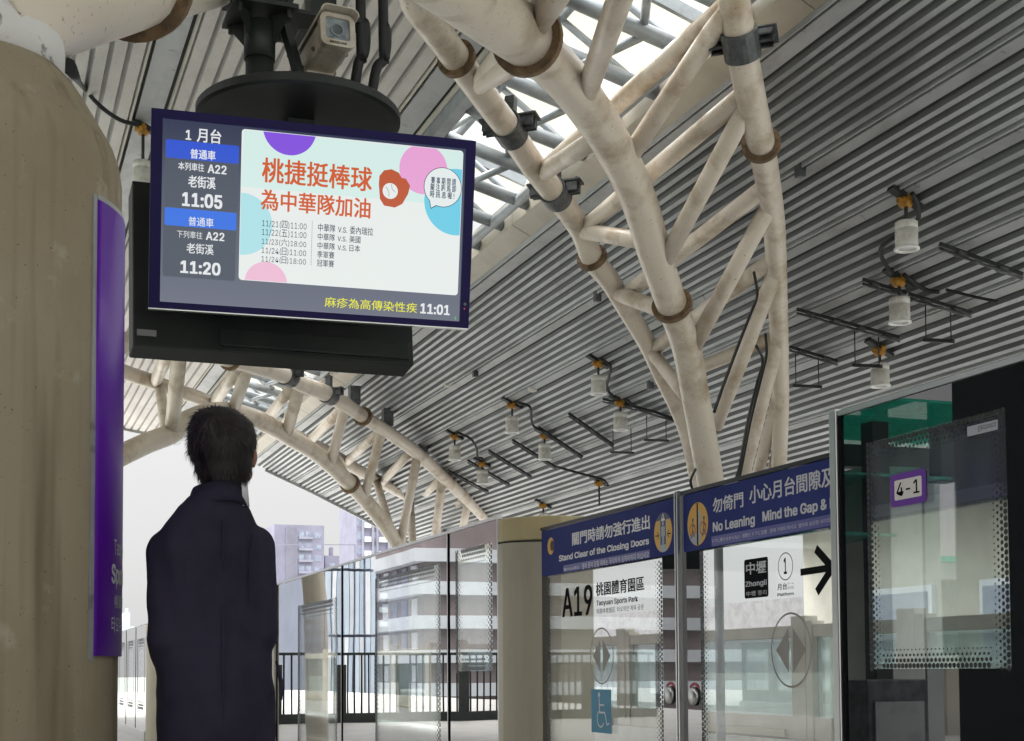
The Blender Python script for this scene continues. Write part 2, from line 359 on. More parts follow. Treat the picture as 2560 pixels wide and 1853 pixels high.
def runs(body, bold):
    if not SANS or not (any(ord(c) >= 0x2e80 for c in body) and any(c.isalnum() and ord(c) < 0x250 for c in body)): return textgeo(body, bold)
    if (body, bold, 'r') in _tcache: return _tcache[(body, bold, 'r')]
    parts = []; 
    for c in body:
        k = ord(c) >= 0x2e80 or (c in '  ' and parts and parts[-1][0])
        if parts and parts[-1][0] == k: parts[-1][1] += c
        else: parts.append([k, c])
    V, F_, x = [], [], 0.0
    for k, t in parts:
        lead = len(t)-len(t.lstrip()); tail = len(t)-len(t.rstrip())
        if not t.strip(): x += .3*len(t); continue
        v, f, x0, x1, y0, y1 = textgeo(t.strip(), bold); x += .3*lead; n0 = len(V); sc = .88 if k else 1.08
        V += [((p[0]-x0)*sc+x, p[1]*sc, p[2]) for p in v]; F_ += [tuple(i+n0 for i in q) for q in f]; x += (x1-x0)*sc+.09+.3*tail
    ys = [p[1] for p in V]; xs = [p[0] for p in V]
    _tcache[(body, bold, 'r')] = (V, F_, min(xs), max(xs), min(ys), max(ys)); return _tcache[(body, bold, 'r')]
def put_text(mb, body, bl, tr, frame, bold=.012, mi=0, lift=0.0, th=.0006):
    """letters filling the box bl..tr given in the frame's own (a,b) coordinates"""
    v, f, x0, x1, y0, y1 = runs(body, bold); sx = (tr[0]-bl[0])/max(x1-x0, 1e-6); sy = (tr[1]-bl[1])/max(y1-y0, 1e-6)
    pts = [frame(bl[0]+(p[0]-x0)*sx, bl[1]+(p[1]-y0)*sy, lift+p[2]) for p in v]
    mb.add(pts, f, mi)
def disc_poly(c, rx, ry=None, n=40, a0=0, a1=2*math.pi):
    ry = ry or rx; return [(c[0]+rx*math.cos(a0+(a1-a0)*i/n), c[1]+ry*math.sin(a0+(a1-a0)*i/n)) for i in range(n+(0 if abs(a1-a0-2*math.pi) < 1e-6 else 1))]
def clip(poly, x0, x1, y0, y1):
    def cut(P, fn, it):
        out = []
        for i in range(len(P)):
            a, b = P[i-1], P[i]
            if fn(b):
                if not fn(a): out.append(it(a, b))
                out.append(b)
            elif fn(a): out.append(it(a, b))
        return out
    ix = lambda X: (lambda a, b: (X, a[1]+(b[1]-a[1])*(X-a[0])/(b[0]-a[0])))
    iy = lambda Y: (lambda a, b: (a[0]+(b[0]-a[0])*(Y-a[1])/(b[1]-a[1]), Y))
    for fn, it in ((lambda p: p[0] >= x0, ix(x0)), (lambda p: p[0] <= x1, ix(x1)), (lambda p: p[1] >= y0, iy(y0)), (lambda p: p[1] <= y1, iy(y1))):
        if poly: poly = cut(poly, fn, it)
    return poly
def put_poly(mb, poly, frame, mi=0, lift=0.0):
    if len(poly) > 2: mb.add([frame(x, y, lift) for x, y in poly], [tuple(range(len(poly)))], mi)
def ringpoly(mb, c, r, w, frame, mi=0, lift=0, n=48, ry=None):
    ry = ry or r
    a = [frame(c[0]+r*math.cos(2*math.pi*i/n), c[1]+ry*math.sin(2*math.pi*i/n), lift) for i in range(n)]
    b = [frame(c[0]+(r-w)*math.cos(2*math.pi*i/n), c[1]+(ry-w)*math.sin(2*math.pi*i/n), lift) for i in range(n)]
    mb.add(a+b, [(i, (i+1) % n, n+(i+1) % n, n+i) for i in range(n)], mi)
def rrect(x0, y0, x1, y1, r, n=5):
    out = []
    for cx, cy_, a in ((x1-r, y1-r, 0), (x0+r, y1-r, 90), (x0+r, y0+r, 180), (x1-r, y0+r, 270)):
        out += [(cx+r*math.cos(R_(a+90*i/n)), cy_+r*math.sin(R_(a+90*i/n))) for i in range(n+1)]
    return out
# ------------------------------------------------------------------ setting: ground, track bed, platforms
YN, YF = -9.0, 34.0
g = MB(); g.quad((-3000, -3000, -9), (3000, -3000, -9), (3000, 3000, -9), (-3000, 3000, -9)); tag(obj('ground', g, M_GROUND), 'city ground below the station with haze in its colour', 'ground', kind='structure')
fl = MB(); fl.box((-11.0, YN-6, -.35), (2.42, 70, 0)); tag(obj('platform_floor', fl, M_FLOOR), 'pale tiled station platform floor', 'floor', kind='structure')
fl = MB(); fl.box((9.85, YN-6, -.35), (15.5, 70, 0)); tag(obj('far_platform_floor', fl, M_FLOOR), 'pale floor of the platform across the tracks', 'floor', kind='structure')
tb = MB(); tb.box((-5, YN-10, -2.2), (16, 120, -1.25))
tag(obj('track_bed', tb, M_TRACK), 'concrete track slab between the two platforms', 'track', kind='structure')
for x in (3.1, 4.55, 8.1, 9.5):
    rl = MB(); rl.box((x-.035, YN-8, -1.246), (x+.035, 118, -1.10)); tag(obj('rail', rl, M_RAIL), 'steel running rail on the concrete track slab', 'rail', 'running rails', kind='structure')

# ------------------------------------------------------------------ the two roof halves
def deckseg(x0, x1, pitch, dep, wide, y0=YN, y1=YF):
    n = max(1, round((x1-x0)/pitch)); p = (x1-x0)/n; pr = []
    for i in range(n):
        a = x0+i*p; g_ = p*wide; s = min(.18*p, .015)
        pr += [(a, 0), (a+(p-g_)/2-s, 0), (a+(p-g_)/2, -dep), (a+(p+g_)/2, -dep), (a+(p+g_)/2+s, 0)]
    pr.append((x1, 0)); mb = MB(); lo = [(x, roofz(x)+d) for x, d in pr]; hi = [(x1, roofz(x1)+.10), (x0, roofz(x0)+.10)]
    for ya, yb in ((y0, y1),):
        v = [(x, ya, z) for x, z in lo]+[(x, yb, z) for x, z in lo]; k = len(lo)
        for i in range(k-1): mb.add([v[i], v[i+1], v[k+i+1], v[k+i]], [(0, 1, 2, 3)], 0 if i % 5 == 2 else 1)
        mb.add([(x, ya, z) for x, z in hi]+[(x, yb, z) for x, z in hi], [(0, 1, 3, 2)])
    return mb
def strip(x0, x1, z0, z1, y0=YN, y1=YF):   # long slab following the roof slope between two X
    mb = MB(); a0, a1 = roofz(x0), roofz(x1)
    q = [(x0, a0+z0), (x1, a1+z0), (x1, a1+z1), (x0, a0+z1)]
    mb.add([(x, y0, z) for x, z in q]+[(x, y1, z) for x, z in q], [(0, 1, 2, 3), (7, 6, 5, 4), (0, 4, 5, 1), (1, 5, 6, 2), (2, 6, 7, 3), (3, 7, 4, 0)])
    return mb
RIGHT = empty('canopy_roof', (8.5, YN, 4.9), 'ribbed grey metal canopy roof sloping down over the tracks on the right', 'roof')
bands = [(5.98, 6.17), (7.06, 7.205), (7.75, 7.895), (8.515, 8.66), (9.15, 9.295), (10.02, 10.15)]
prev = None
for i, (a, b) in enumerate(bands):
    obj('trim_strip', strip(a+.026, b-.026, -.032, .05), M_BAND, RIGHT)
    for (u, w) in ((a-.012, a+.026), (b-.026, b+.012)): obj('joint', strip(u, w, -.014, .06), M_DARKGAP, RIGHT)
    lip = MB()
    obj('edge_lip', strip(a-.026, a-.012, -.050, .02), M_DECK, RIGHT)
    nx = bands[i+1][0]-.014 if i+1 < len(bands) else 10.72
    nx -= .012 if i+1 < len(bands) else 0
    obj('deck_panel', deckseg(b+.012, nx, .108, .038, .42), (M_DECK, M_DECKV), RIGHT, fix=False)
obj('gutter', strip(10.72, 11.15, -.05, .12), M_CREAM, RIGHT)
ep = MB()
for (xa, za), (xb, zb) in zip(ROOF, ROOF[1:]):
    if xa >= 6.3: ep.bar((xa, YF+.05, za+.02), (xb, YF+.05, zb+.02), .09, .22)
obj('end_fascia', ep, M_BAND, RIGHT)
# beige fascia boards along the skylight edge
fy = YN
k = 0
while fy < YF:
    ln = 3.02; y1 = min(fy+ln, YF); fb = MB()
    fb.prism([(5.72, 6.46), (5.72, 6.13), (5.985, 6.0), (5.985, 6.46)], (1, 0, 0), (0, 0, 1), (0, 1, 0), (0, fy, 0), y1-fy-.018)
    obj('fascia_board', fb, M_FASCIA, RIGHT); fy = y1
LEFT = empty('canopy_roof', (1, YN, 6.5), 'pale perforated metal canopy roof above the platform column on the left', 'roof')
lb = [(-3.2, -2.95), (-1.0, -.72), (1.38, 1.73), (3.84, 4.16)]
for i, (a, b) in enumerate(lb):
    obj('trim_strip', strip(a+.05, b-.05, -.005, .06), M_BAND, LEFT)
    for (u, w) in ((a+.01, a+.05), (b-.05, b-.01)): obj('joint', strip(u, w, .02, .07), M_DARKGAP, LEFT)
    for (u, w) in ((a-.012, a+.01), (b-.01, b+.012)): obj('edge_lip', strip(u, w, -.03, .06), M_CREAM, LEFT)
    nx = lb[i+1][0]-.012 if i+1 < len(lb) else None
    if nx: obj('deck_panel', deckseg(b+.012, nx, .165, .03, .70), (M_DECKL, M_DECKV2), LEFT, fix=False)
obj('deck_panel', deckseg(-4.6, -3.2, .165, .03, .70), (M_DECKL, M_DECKV2), LEFT, fix=False)
eb = MB(); eb.prism([(4.19, 6.34), (4.30, 6.34), (4.30, 6.62), (4.19, 6.62)], (1, 0, 0), (0, 0, 1), (0, 1, 0), (0, YN, 0), YF-YN); obj('edge_beam', eb, M_STEELG, LEFT)
ep = MB()
for (xa, za), (xb, zb) in zip(ROOF, ROOF[1:]):
    if xb <= 4.31: ep.bar((xa, YF+.05, za+.02), (xb, YF+.05, zb+.02), .09, .22)
obj('end_fascia', ep, M_BAND, LEFT)
# skylight: tubular frame carrying cream translucent sheets
SK = empty('skylight_frame', (5, YN, 6.4), 'blue grey tubular skylight frame under cream translucent sheets', 'skylight')
def szl(x): return roofz(x)+.12
for x, r in ((4.42, .06), (5.60, .06)):
    t = MB(); t.tube([(x, YN, szl(x)), (x, YF, szl(x))], r, 10); obj('edge_tube', t, M_STEELG, SK)
t = MB(); t.tube([(5.0, YN, 7.05), (5.0, YF, 7.05)], .05, 10); obj('ridge_tube', t, M_STEELG, SK)
yy = 4.0; k = 0
while yy < YF-.3:
    t = MB(); t.tube([(4.30, yy, szl(4.3)), (5.72, yy, szl(5.72)+.02)], .072, 10); obj('cross_tube', t, M_STEELG, SK)
    t = MB(); t.tube([(4.42, yy, szl(4.42)), (5.0, yy+.55, 7.05), (5.6, yy, szl(5.6))], .035, 8, sm=False); obj('diagonal_tube', t, M_STEELG, SK)
    t = MB(); xq = 4.85 if k % 2 else 5.2
    t.tube([(xq, yy, szl(xq)-.02), (xq+(.35 if k % 2 else -.3), yy+.82, szl(xq)-.02)], .04, 8); obj('bracing_tube', t, M_STEELG, SK)
    yy += .82; k += 1
yy = YN+.2; k = 0
while yy < YF:
    t = MB(); L = 1.25
    t.prism([(4.78, 7.16), (5.95, 6.78), (5.95, 6.80), (4.78, 7.18)], (1, 0, 0), (0, 0, 1), (0, 1, 0), (0, yy, 0), L); obj('translucent_sheet', t, M_SKYL, SK)
    t = MB(); t.bar((4.8, yy-.1, 7.1), (5.95, yy-.1, 6.72), .05, .12); obj('rafter', t, M_STEELG, SK)
    yy += 2.2; k += 1

# ------------------------------------------------------------------ tubular arch trusses
MS = 1.15; SS = (1+MS*MS)**.5
def onplane(x, y, Y0, b): d = ray(x, y); return C0+d*((Y0+b*SS)/(d.y-MS*d.x))
def lerp_b(tab, y):
    for (a, ba), (c, bc) in zip(tab, tab[1:]):
        if y <= c: return ba+(bc-ba)*max(0, (y-a))/(c-a)
    return tab[-1][1]
D = PW/2268
def flange(root, p, d, r, w=.05, t=.05, bolts=True):
    d = Vector(d).normalized(); mb = MB(); mb.rev([(r-.005, -t/2), (r+w, -t/2), (r+w, t/2), (r-.005, t/2)], p, 32, axis=d, cap=False, sm=False)
    mb.f.append([0+i for i in ()]) if False else None
    # close the inner wall so the ring is a solid
    n = 32; k = 0
    mb.f += [[3*n+i, 3*n+(i+1) % n, (i+1) % n, i] for i in range(n)]; mb.m += [0]*n; mb.s += [False]*n
    if bolts:
        ax = d.orthogonal().normalized(); ay = d.cross(ax)
        for i in range(12):
            a = 2*math.pi*(i+.3)/12; q = Vector(p)+(ax*math.cos(a)+ay*math.sin(a))*(r+w*.55)
            mb.tube([q-d*(t/2+.010), q+d*(t/2+.010)], .009, 6, sm=False)
        for i in range(0):
            a = math.pi*i+.9; q = Vector(p)+(ax*math.cos(a)+ay*math.sin(a))*(r+w*.5)
            mb.obox(q, (ax*math.cos(a)+ay*math.sin(a))*(w*.62), (ax*-math.sin(a)+ay*math.cos(a))*.10, d*(t/2+.012))
    return obj('flange_ring', mb, M_RUST, root)
def clampat(root, p, d, r, up=(0, 0, 1)):
    d = Vector(d).normalized(); side = d.cross(Vector(up)).normalized(); u = side.cross(d)
    mb = MB(); mb.rev([(r+.002, -.11), (r+.022, -.11), (r+.022, .11), (r+.002, .11)], p, 24, axis=d, sm=False, cap=False)
    n = 24; mb.f += [[3*n+i, 3*n+(i+1) % n, (i+1) % n, i] for i in range(n)]; mb.m += [0]*n; mb.s += [False]*n
    for sgn in (-1, 1):
        c = Vector(p)+side*sgn*(r+.065)+u*.035
        mb.obox(c, side*.065, d*.010, u*.055); mb.obox(c+u*.06, side*.085, d*.075, u*.009)
        for q in (-.055, .055): mb.obox(c+d*q, side*.055, d*.006, u*.045)
        for q in (-.04, .04): mb.tube([c+side*sgn*.045+d*q+u*.03, c+side*sgn*.045+d*q+u*.09], .013, 6, sm=False)
    mb.obox(Vector(p)+u*(r+.10), side*.045, d*.045, u*.09)
    return obj('clamp', mb, M_CLAMP, root)
def chord(root, name, pts, rads, n=22):
    P = spline(pts, 5); m = len(P)-1; R = []
    for i in range(len(P)):
        t = i/m*(len(rads)-1); k = min(int(t), len(rads)-2); R.append(rads[k]+(rads[k+1]-rads[k])*(t-k))
    t = MB(); t.tube(P, R, n); obj(name, t, M_TUBE, root); return P
def brace(root, a, b, r, name='brace'):
    t = MB(); t.tube([a, a.lerp(b, .5), b], r, 16); return obj(name, t, M_TUBE, root)
def nearest(P, q):
    i = min(range(len(P)), key=lambda k: (P[k]-q).length); return i, (P[min(i+1, len(P)-1)]-P[max(i-1, 0)])
c4 = lambda x, y: (980+x/2.219, y/2.219)
c5 = lambda x, y: (1400+x/2.19, 500+y/2.19)
c7 = lambda x, y: (280+x/2.2235, 860+y/2.2235)
# --- near arch, rising from the concrete column and coming down behind the screen doors
YC = 4.9
NT = empty('arch_truss', (.1, 5, 0), 'large cream painted three tube arch truss springing from the concrete column overhead', 'truss', 'cream tubular roof arches')
nL = [Vector((-.05, 3.84, 2.62)), Vector((.07, 3.95, 2.76)), onplane(330, -62, 4.1, 0), onplane(500*D, -95*D, 4.35, 0), onplane(800*D, -150*D, 4.7, 0)]
nLpx = [(1168*D, 88*D), (1275*D, 200*D), (1355*D, 319*D), (1413*D, 439*D), (1449*D, 559*D), (1481*D, 655*D), (1519*D, 766*D), (1542*D, 888*D), (1564*D, 1009*D), (1580*D, 1110*D)]
nL2 = [onplane(x, y, YC, 0) for x, y in nLpx]
foot = nL2[-1]+(nL2[-1]-nL2[-2])*((nL2[-1].z+.4)/(nL2[-2].z-nL2[-1].z)); last = foot
LP1 = chord(NT, 'lower_chord', nL+[nL2[0]+(nL2[0]-nL2[1])*.05], [.183, .183, .165, .165, .185, .20])
_k = (nL2[-1].z-2.42)/(nL2[-2].z-nL2[-1].z); last = nL2[-1]+(nL2[-1]-nL2[-2])*_k
LP2 = chord(NT, 'lower_chord', nL2+[last], [.172, .17, .165, .16, .155, .15, .145, .145, .145, .145, .145])
mb = MB(); mb.tube([last+Vector((0, 0, .05)), (last.x, last.y, -1.25)], .05, 14); mb.tube([last+Vector((0, 0, .03)), last-Vector((0, 0, .02))], .15, 18, sm=False); obj('foot_post', mb, M_STEELG, NT)
LP = LP1+LP2
p0 = onplane(1322, 102, YC, 0); flange(NT, nL2[0], nL2[1]-nL2[0], .2, .055, .06)
q = onplane(322, -40, 4.1, 0); i, dd = nearest(LP1, q); flange(NT, LP1[i], dd, .168, .036, .04)
q = onplane(1490*D, 690*D, YC, 0); i, dd = nearest(LP2, q); flange(NT, LP2[i], dd, .152, .045, .055)
bUF = [(-400, -1), (0, 1.1), (600, 1.05), (900, .8), (1100, .6), (1200, .5)]
nUF = [(980+60/2.219-60, -120)]+[c4(*p) for p in ((150, 50), (310, 260), (560, 600), (650, 720), (790, 930), (930, 1110), (1050, 1280), (1110, 1430), (1210, 1560))]+[c5(*p) for p in ((330, 540), (480, 790), (560, 960), (640, 1130), (690, 1270), (725, 1420), (748, 1540))]
fUF = lambda x, y: onplane(x, y, YC, lerp_b([(-200, 1.1)]+bUF[1:], y))
u0 = fUF(*nUF[0])
UFP = chord(NT, 'upper_chord', [u0+Vector((-2.6, -3.0, -.25))]+[fUF(*p) for p in nUF]+[last+Vector((-.05, .05, 0))], [.118]*9+[.105]*3+[.095, .085, .08, .08])
bUN = [(-300, -1.2), (320, -1.2), (560, -1.0), (730, -.85), (900, -.72), (1100, -.55), (1250, -.45)]
nUN = [(1598*D, -90*D), (1625*D, 0), (1645*D, 120*D), (1664*D, 220*D), (1686*D, 320*D), (1705*D, 430*D), (1716*D, 520*D), (1722*D, 650*D), (1727*D, 800*D), (1729*D, 900*D), (1725*D, 1040*D), (1722*D, 1120*D)]
fUN = lambda x, y: onplane(x, y, YC, lerp_b(bUN, y))
u0 = fUN(*nUN[0])
UNP = chord(NT, 'upper_chord', [u0+Vector((-2.6, -3.0, .1))]+[fUN(*p) for p in nUN]+[last+Vector((.1, -.05, .0))], [.12, .12, .12, .12, .115, .11, .105, .10, .095, .09, .085, .085])
fL = lambda x, y: onplane(x, y, YC, 0)
for P_, f_, px in ((UFP, fUF, (1003*D, 103*D)), (UFP, fUF, (1312*D, 577*D)), (UNP, fUN, (1686*D, 322*D))):
    i, dd = nearest(P_, f_(*px)); flange(NT, P_[i], dd, .12, .042, .05)
for P_, f_, px in ((UFP, fUF, (1128*D, 302*D)), (UFP, fUF, (1228*D, 437*D)), (UNP, fUN, (1642*D, 85*D))):
    i, dd = nearest(P_, f_(*px)); clampat(NT, P_[i], dd, .122)
rb = .082
CH = {}
def snap(f_, px):
    q = f_(*px); P_ = CH[f_]; i, dd = nearest(P_, q)
    return P_[i] if (P_[i]-q).length < .6 else q
CH.update({fUF: UFP, fUN: UNP, fL: LP})
for fa, a, fb, b, r in [
    (fUF, c4(480, 450), fL, c4(830, 430), rb), (fUF, c4(480, 440), fUN, (1560, -260), rb),
    (fUF, c4(810, 920), fL, c4(1170, 905), rb), (fUF, c4(815, 900), fUN, c4(1890, 40), rb),
    (fUF, c4(1050, 1290), fL, c4(1420, 1375), rb), (fUF, c4(1060, 1270), fUN, c4(1955, 640), rb),
    (fUF, c5(320, 525), fL, c5(630, 760), rb), (fUF, c5(330, 510), fUN, c5(1120, 35), rb),
    (fUF, c5(490, 790), fL, c5(730, 1270), .072), (fUF, c5(500, 780), fUN, c5(1160, 425), rb),
    (fUF, c5(570, 1000), fUN, c5(1195, 770), .075),
    (fUN, c4(1880, 30), fL, c4(1310, 760), rb), (fUN, c4(1985, 660), fL, c4(1500, 1330), rb),
    (fUN, c5(1140, 50), fL, c5(720, 740), rb), (fUN, c5(1175, 440), fL, c5(850, 1240), rb),
    (fUN, c5(1190, 780), fL, c5(960, 1680), .078), (fUN, c5(1200, 1060), fL, c5(1030, 1700), .07), (fUN, c5(1215, 1330), fL, c5(1100, 1700), .065),
    (fL, c4(1065, 250), fUN, (1600, -150), .085), (fUN, (1560, -260), fL, c4(760, 40), .085)]:
    A, B = snap(fa, a), snap(fb, b); brace(NT, A, B, r)
for a in (c5(870, 1180), c5(1075, 690), c5(1135, 985), c5(1030, 1470)):
    pass
# --- far arch, the next one along the platform
YD = 18.4
FT = empty('arch_truss', (.1, 18.5, 0), 'distant cream three tube arch truss framing the sky behind the man', 'truss', 'cream tubular roof arches')
gL = [(180*D, 1062*D), (230*D, 1030*D), (270*D, 1008*D), (325*D, 982*D), (380*D, 960*D)]+[c7(*p) for p in ((430, 420), (560, 380), (700, 385), (850, 440), (1000, 525), (1150, 620), (1300, 755), (1400, 860), (1500, 985), (1600, 1130), (1680, 1260))]
hL = lambda x, y: onplane(x, y, YD, 0)
g0 = hL(*gL[0])
FLP = chord(FT, 'lower_chord', [Vector((.05, 18.45, 0)), Vector((.1, 18.5, 2.2)), Vector((.45, 18.9, g0.z-.55))]+[hL(*p) for p in gL], [.155]*13+[.148]*6)
gUN = [c7(*p) for p in ((-200, 40), (120, -20), (330, -10), (580, 60), (760, 110), (950, 170), (1070, 230), (1180, 272), (1300, 340), (1420, 420), (1560, 508), (1700, 610), (1820, 720), (1900, 795), (2000, 890), (2090, 985), (2160, 1060))]
hUN = lambda x, y: onplane(x, y, YD, -1.1)
FUN = chord(FT, 'upper_chord', [hUN(*gUN[0])+Vector((-2.4, -2.8, -.2))]+[hUN(*p) for p in gUN], [.135]*9+[.12]*8)
gUF = [c7(*p) for p in ((-120, 90), (60, 155), (240, 215), (330, 250), (480, 300), (620, 360), (760, 410), (900, 460), (1060, 530), (1230, 615), (1350, 690), (1500, 770), (1700, 880), (1930, 1030), (2040, 1110))]
hUF = lambda x, y: onplane(x, y, YD, 1.1)
FUF = chord(FT, 'upper_chord', [hUF(*gUF[0])+Vector((-2.4, -2.8, -.2))]+[hUF(*p) for p in gUF], [.12]*15)
CH.update({hUN: FUN, hUF: FUF, hL: FLP})
for fa, a, fb, b, r in [(hUN, (745, 125), hL, (672, 390), .1), (hUN, (1052, 255), hL, (965, 500), .1), (hUN, (1305, 390), hL, (1200, 645), .095), (hUN, (1510, 520), hL, (1415, 830), .09),
    (hUN, (1692, 640), hL, (1600, 1080), .09), (hUN, (1842, 770), hL, (1790, 1120), .09), (hUN, (1970, 890), hL, (1935, 1100), .085),
    (hUN, (385, 0), hL, (322, 475), .11), (hUF, (250, 225), hUN, (340, 0), .095), (hUF, (255, 230), hL, (290, 470), .085),
    (hUF, (575, 340), hUN, (725, 115), .095), (hUF, (850, 435), hUN, (1035, 255), .09), (hUF, (1110, 545), hUN, (1295, 385), .09),
    (hUF, (1305, 650), hUN, (1500, 515), .085), (hUF, (1490, 760), hUN, (1680, 640), .085), (hUF, (1690, 850), hUN, (1835, 770), .08), (hUF, (1850, 950), hUN, (1965, 890), .08),
    (hUF, (1240, 620), hL, (1345, 760), .075), (hUF, (1470, 760), hL, (1560, 1060), .085), (hUF, (1665, 870), hL, (1690, 1230), .085), (hUF, (1830, 960), hL, (1835, 1240), .075)]:
    brace(FT, snap(fa, c7(*a)), snap(fb, c7(*b)), r)
for P_, f_, px, r in ((FUN, hUN, c7(650, 85), .135), (FUN, hUN, c7(1395, 410), .125), (FLP, hL, c7(1325, 785), .15)):
    i, dd = nearest(P_, f_(*px)); flange(FT, P_[i], dd, r, .045, .06, False)
for px in ((975, 180), (1200, 285)):
    i, dd = nearest(FUN, hUN(*c7(*px))); clampat(FT, FUN[i], dd, .135)
for px in ((1340, 350), (1540, 480), (1715, 615)):
    i, dd = nearest(FUN, hUN(*c7(*px))); b = MB(); b.obox(FUN[i]+Vector((0, 0, .26)), (.09, 0, 0), (0, .09, 0), (0, 0, .16)); obj('bracket', b, M_CLAMP, FT)
for px in ((1500, 150),):
    pass

# ------------------------------------------------------------------ concrete column with its purple sign
KS = .78; cc = (-.05*KS, 5.0*KS, 0)
KC = empty('concrete_column', cc, 'thick water stained round concrete column with a domed top', 'column')
prof = [(.515, 0), (.515, 1.2), (.515, 2.47), (.515, 2.60), (.505, 2.66), (.485, 2.715), (.455, 2.765), (.42, 2.82), (.385, 2.875), (.35, 2.925), (.31, 2.965), (.30, 2.97)]
prof = [(r*KS*.932, max(0, .93+(z-.93)*KS) if z else 0) for r, z in prof]; mb = MB(); mb.rev(prof, cc, 96); obj('shaft', mb, M_CONC, KC)
mb = MB(); mb.rev([(r*KS, .93+(z-.93)*KS) for r, z in ((.285, 2.955), (.288, 3.05), (.278, 3.12), (.22, 3.16))], cc, 64); obj('grout_ring', mb, M_GROUT, KC)
mb = MB()
def cyl(phi, z, r): return Vector((cc[0]+r*math.sin(phi), cc[1]-r*math.cos(phi), z))
azc = math.atan2(-cc[0], cc[1])       # azimuth towards the camera
PH0, PH1 = R_(50.5)+azc, R_(128)+azc
SGN = empty('station_sign', (cc[0]+.45, cc[1], 1), 'tall curved purple station name sign fixed to the concrete column', 'sign')
def curved(phi0, phi1, z0, z1, r0, r1, n=40):
    m = MB(); v = []; 
    for i in range(n+1):
        p = phi0+(phi1-phi0)*i/n
        v += [cyl(p, z0, r0), cyl(p, z1, r0), cyl(p, z1, r1), cyl(p, z0, r1)]
    for i in range(n):
        a = 4*i; b = a+4
        for k in range(4): m.add([], [], 0); m.f.append([a+k, a+(k+1) % 4, b+(k+1) % 4, b+k]); m.m.append(0); m.s.append(False)
    m.f += [[0, 3, 2, 1], [4*n, 4*n+1, 4*n+2, 4*n+3]]; m.m += [0, 0]; m.s += [False, False]
    m.v = v; return m
SZ0, SZ1 = .93+.055*KS, .93+1.54*KS
pn = obj('panel', curved(PH0, PH1, SZ0, SZ1, .470*KS, .492*KS), M_PURPLE, SGN)
for q in pn.data.polygons: q.use_smooth = abs(q.normal.z) < .5
obj('edge_trim', curved(PH0-R_(2.2), PH0-R_(.05), SZ0-.012, SZ1+.012, .470*KS, .487*KS, 4), M_BAND, SGN)
obj('edge_trim', curved(PH0, PH1, SZ1+.001, SZ1+.014, .470*KS, .489*KS), M_BAND, SGN)
for body, pxy, h, w, bold in (('Taoyuan', (286, 1386), .05, .18, .0), ('Sports Park', (279, 1456), .062, .36, .03), ('桃園體育園區', (286, 1520), .045, .30, .0), ('타오위안 체육 공원', (279, 1582), .055, .36, .0)):
    lo = MB(); v, f, x0, x1, y0, y1 = textgeo(body, bold)
    d = ray(*pxy); # where the lettering starts on the curved face
    hit = None
    for i in range(4000):
        p = C0+d*(3+i*.0004)
        if math.hypot(p.x-cc[0], p.y-cc[1]) < .4935*KS: hit = p; break
    if hit is None: hit = cyl(PH0+R_(28), .93+(1684-pxy[1])/955, .4935*KS)
    ph = math.atan2(hit.x-cc[0], -(hit.y-cc[1]))
    lo.add([cyl(ph+(p[0]-x0)/(x1-x0)*w/.52, hit.z+(p[1]-y0)/(y1-y0)*h*KS, .4932*KS) for p in v], f); obj('lettering', lo, M_LETTER, SGN)
# ------------------------------------------------------------------ platform screen doors (half height glass gates)
XF, XD, TOPF, TOPD = 2.1, 2.2, 1.592, 1.517
M_GLW = glassmat('clear printed glass', (.90, .94, .93), .16, haze=.08, hazecol=(.78, .82, .80), wave=.03)
M_GLD = glassmat('clear door glass', (.96, .98, .975), -.01, haze=.012, hazecol=(.75, .8, .8), wave=.03)
M_FRIT = frit('black enamelled glass', .03)
M_FRITD = frit('black enamelled door glass', .0)
M_FRITN = frit('dark mirror glass', .26)
M_DOTS = pmat('black printed dots', (.012, .014, .016), .4)
def fx(X, sgn=-1):      # frame on a wall facing -X: a runs along -Y (to the right in view), b is height
    return lambda a, b, l=0.0: Vector((X-.0003-l*.25, -a, b))
def ab(x, y, X): p = onX(x, y, X); return (-p.y, p.z)
def dots(mb, a0, b0, a1, b1, pitch, frame, inset=(1, 1, 1, 1), lift=0.0, fade=True):
    """the edge of a frosted print: rows of hexagonal dots thinning outwards along each side (left, right, bottom, top)"""
    def hexa(ca, cb, r): put_poly(mb, [(ca+r*math.cos(R_(60*k+30)), cb+r*math.sin(R_(60*k+30))) for k in range(6)], frame, 0, lift)
    rows = [(.5, .47), (1.37, .36), (2.24, .25), (3.1, .15)]
    for k, (off, rr) in enumerate(rows):
        o = off*pitch; st = (k % 2)*pitch/2; r = rr*pitch
        for i in range(int((b1-b0)/pitch)+1):
            b = b0+st+i*pitch
            if b > b1: continue
            if inset[0]: hexa(a0+o, b, r)
            if inset[1]: hexa(a1-o, b, r)
        for i in range(4, int((a1-a0)/pitch)-3):
            a = a0+st+i*pitch
            if inset[2]: hexa(a, b0+o, r)
            if inset[3]: hexa(a, b1-o, r)
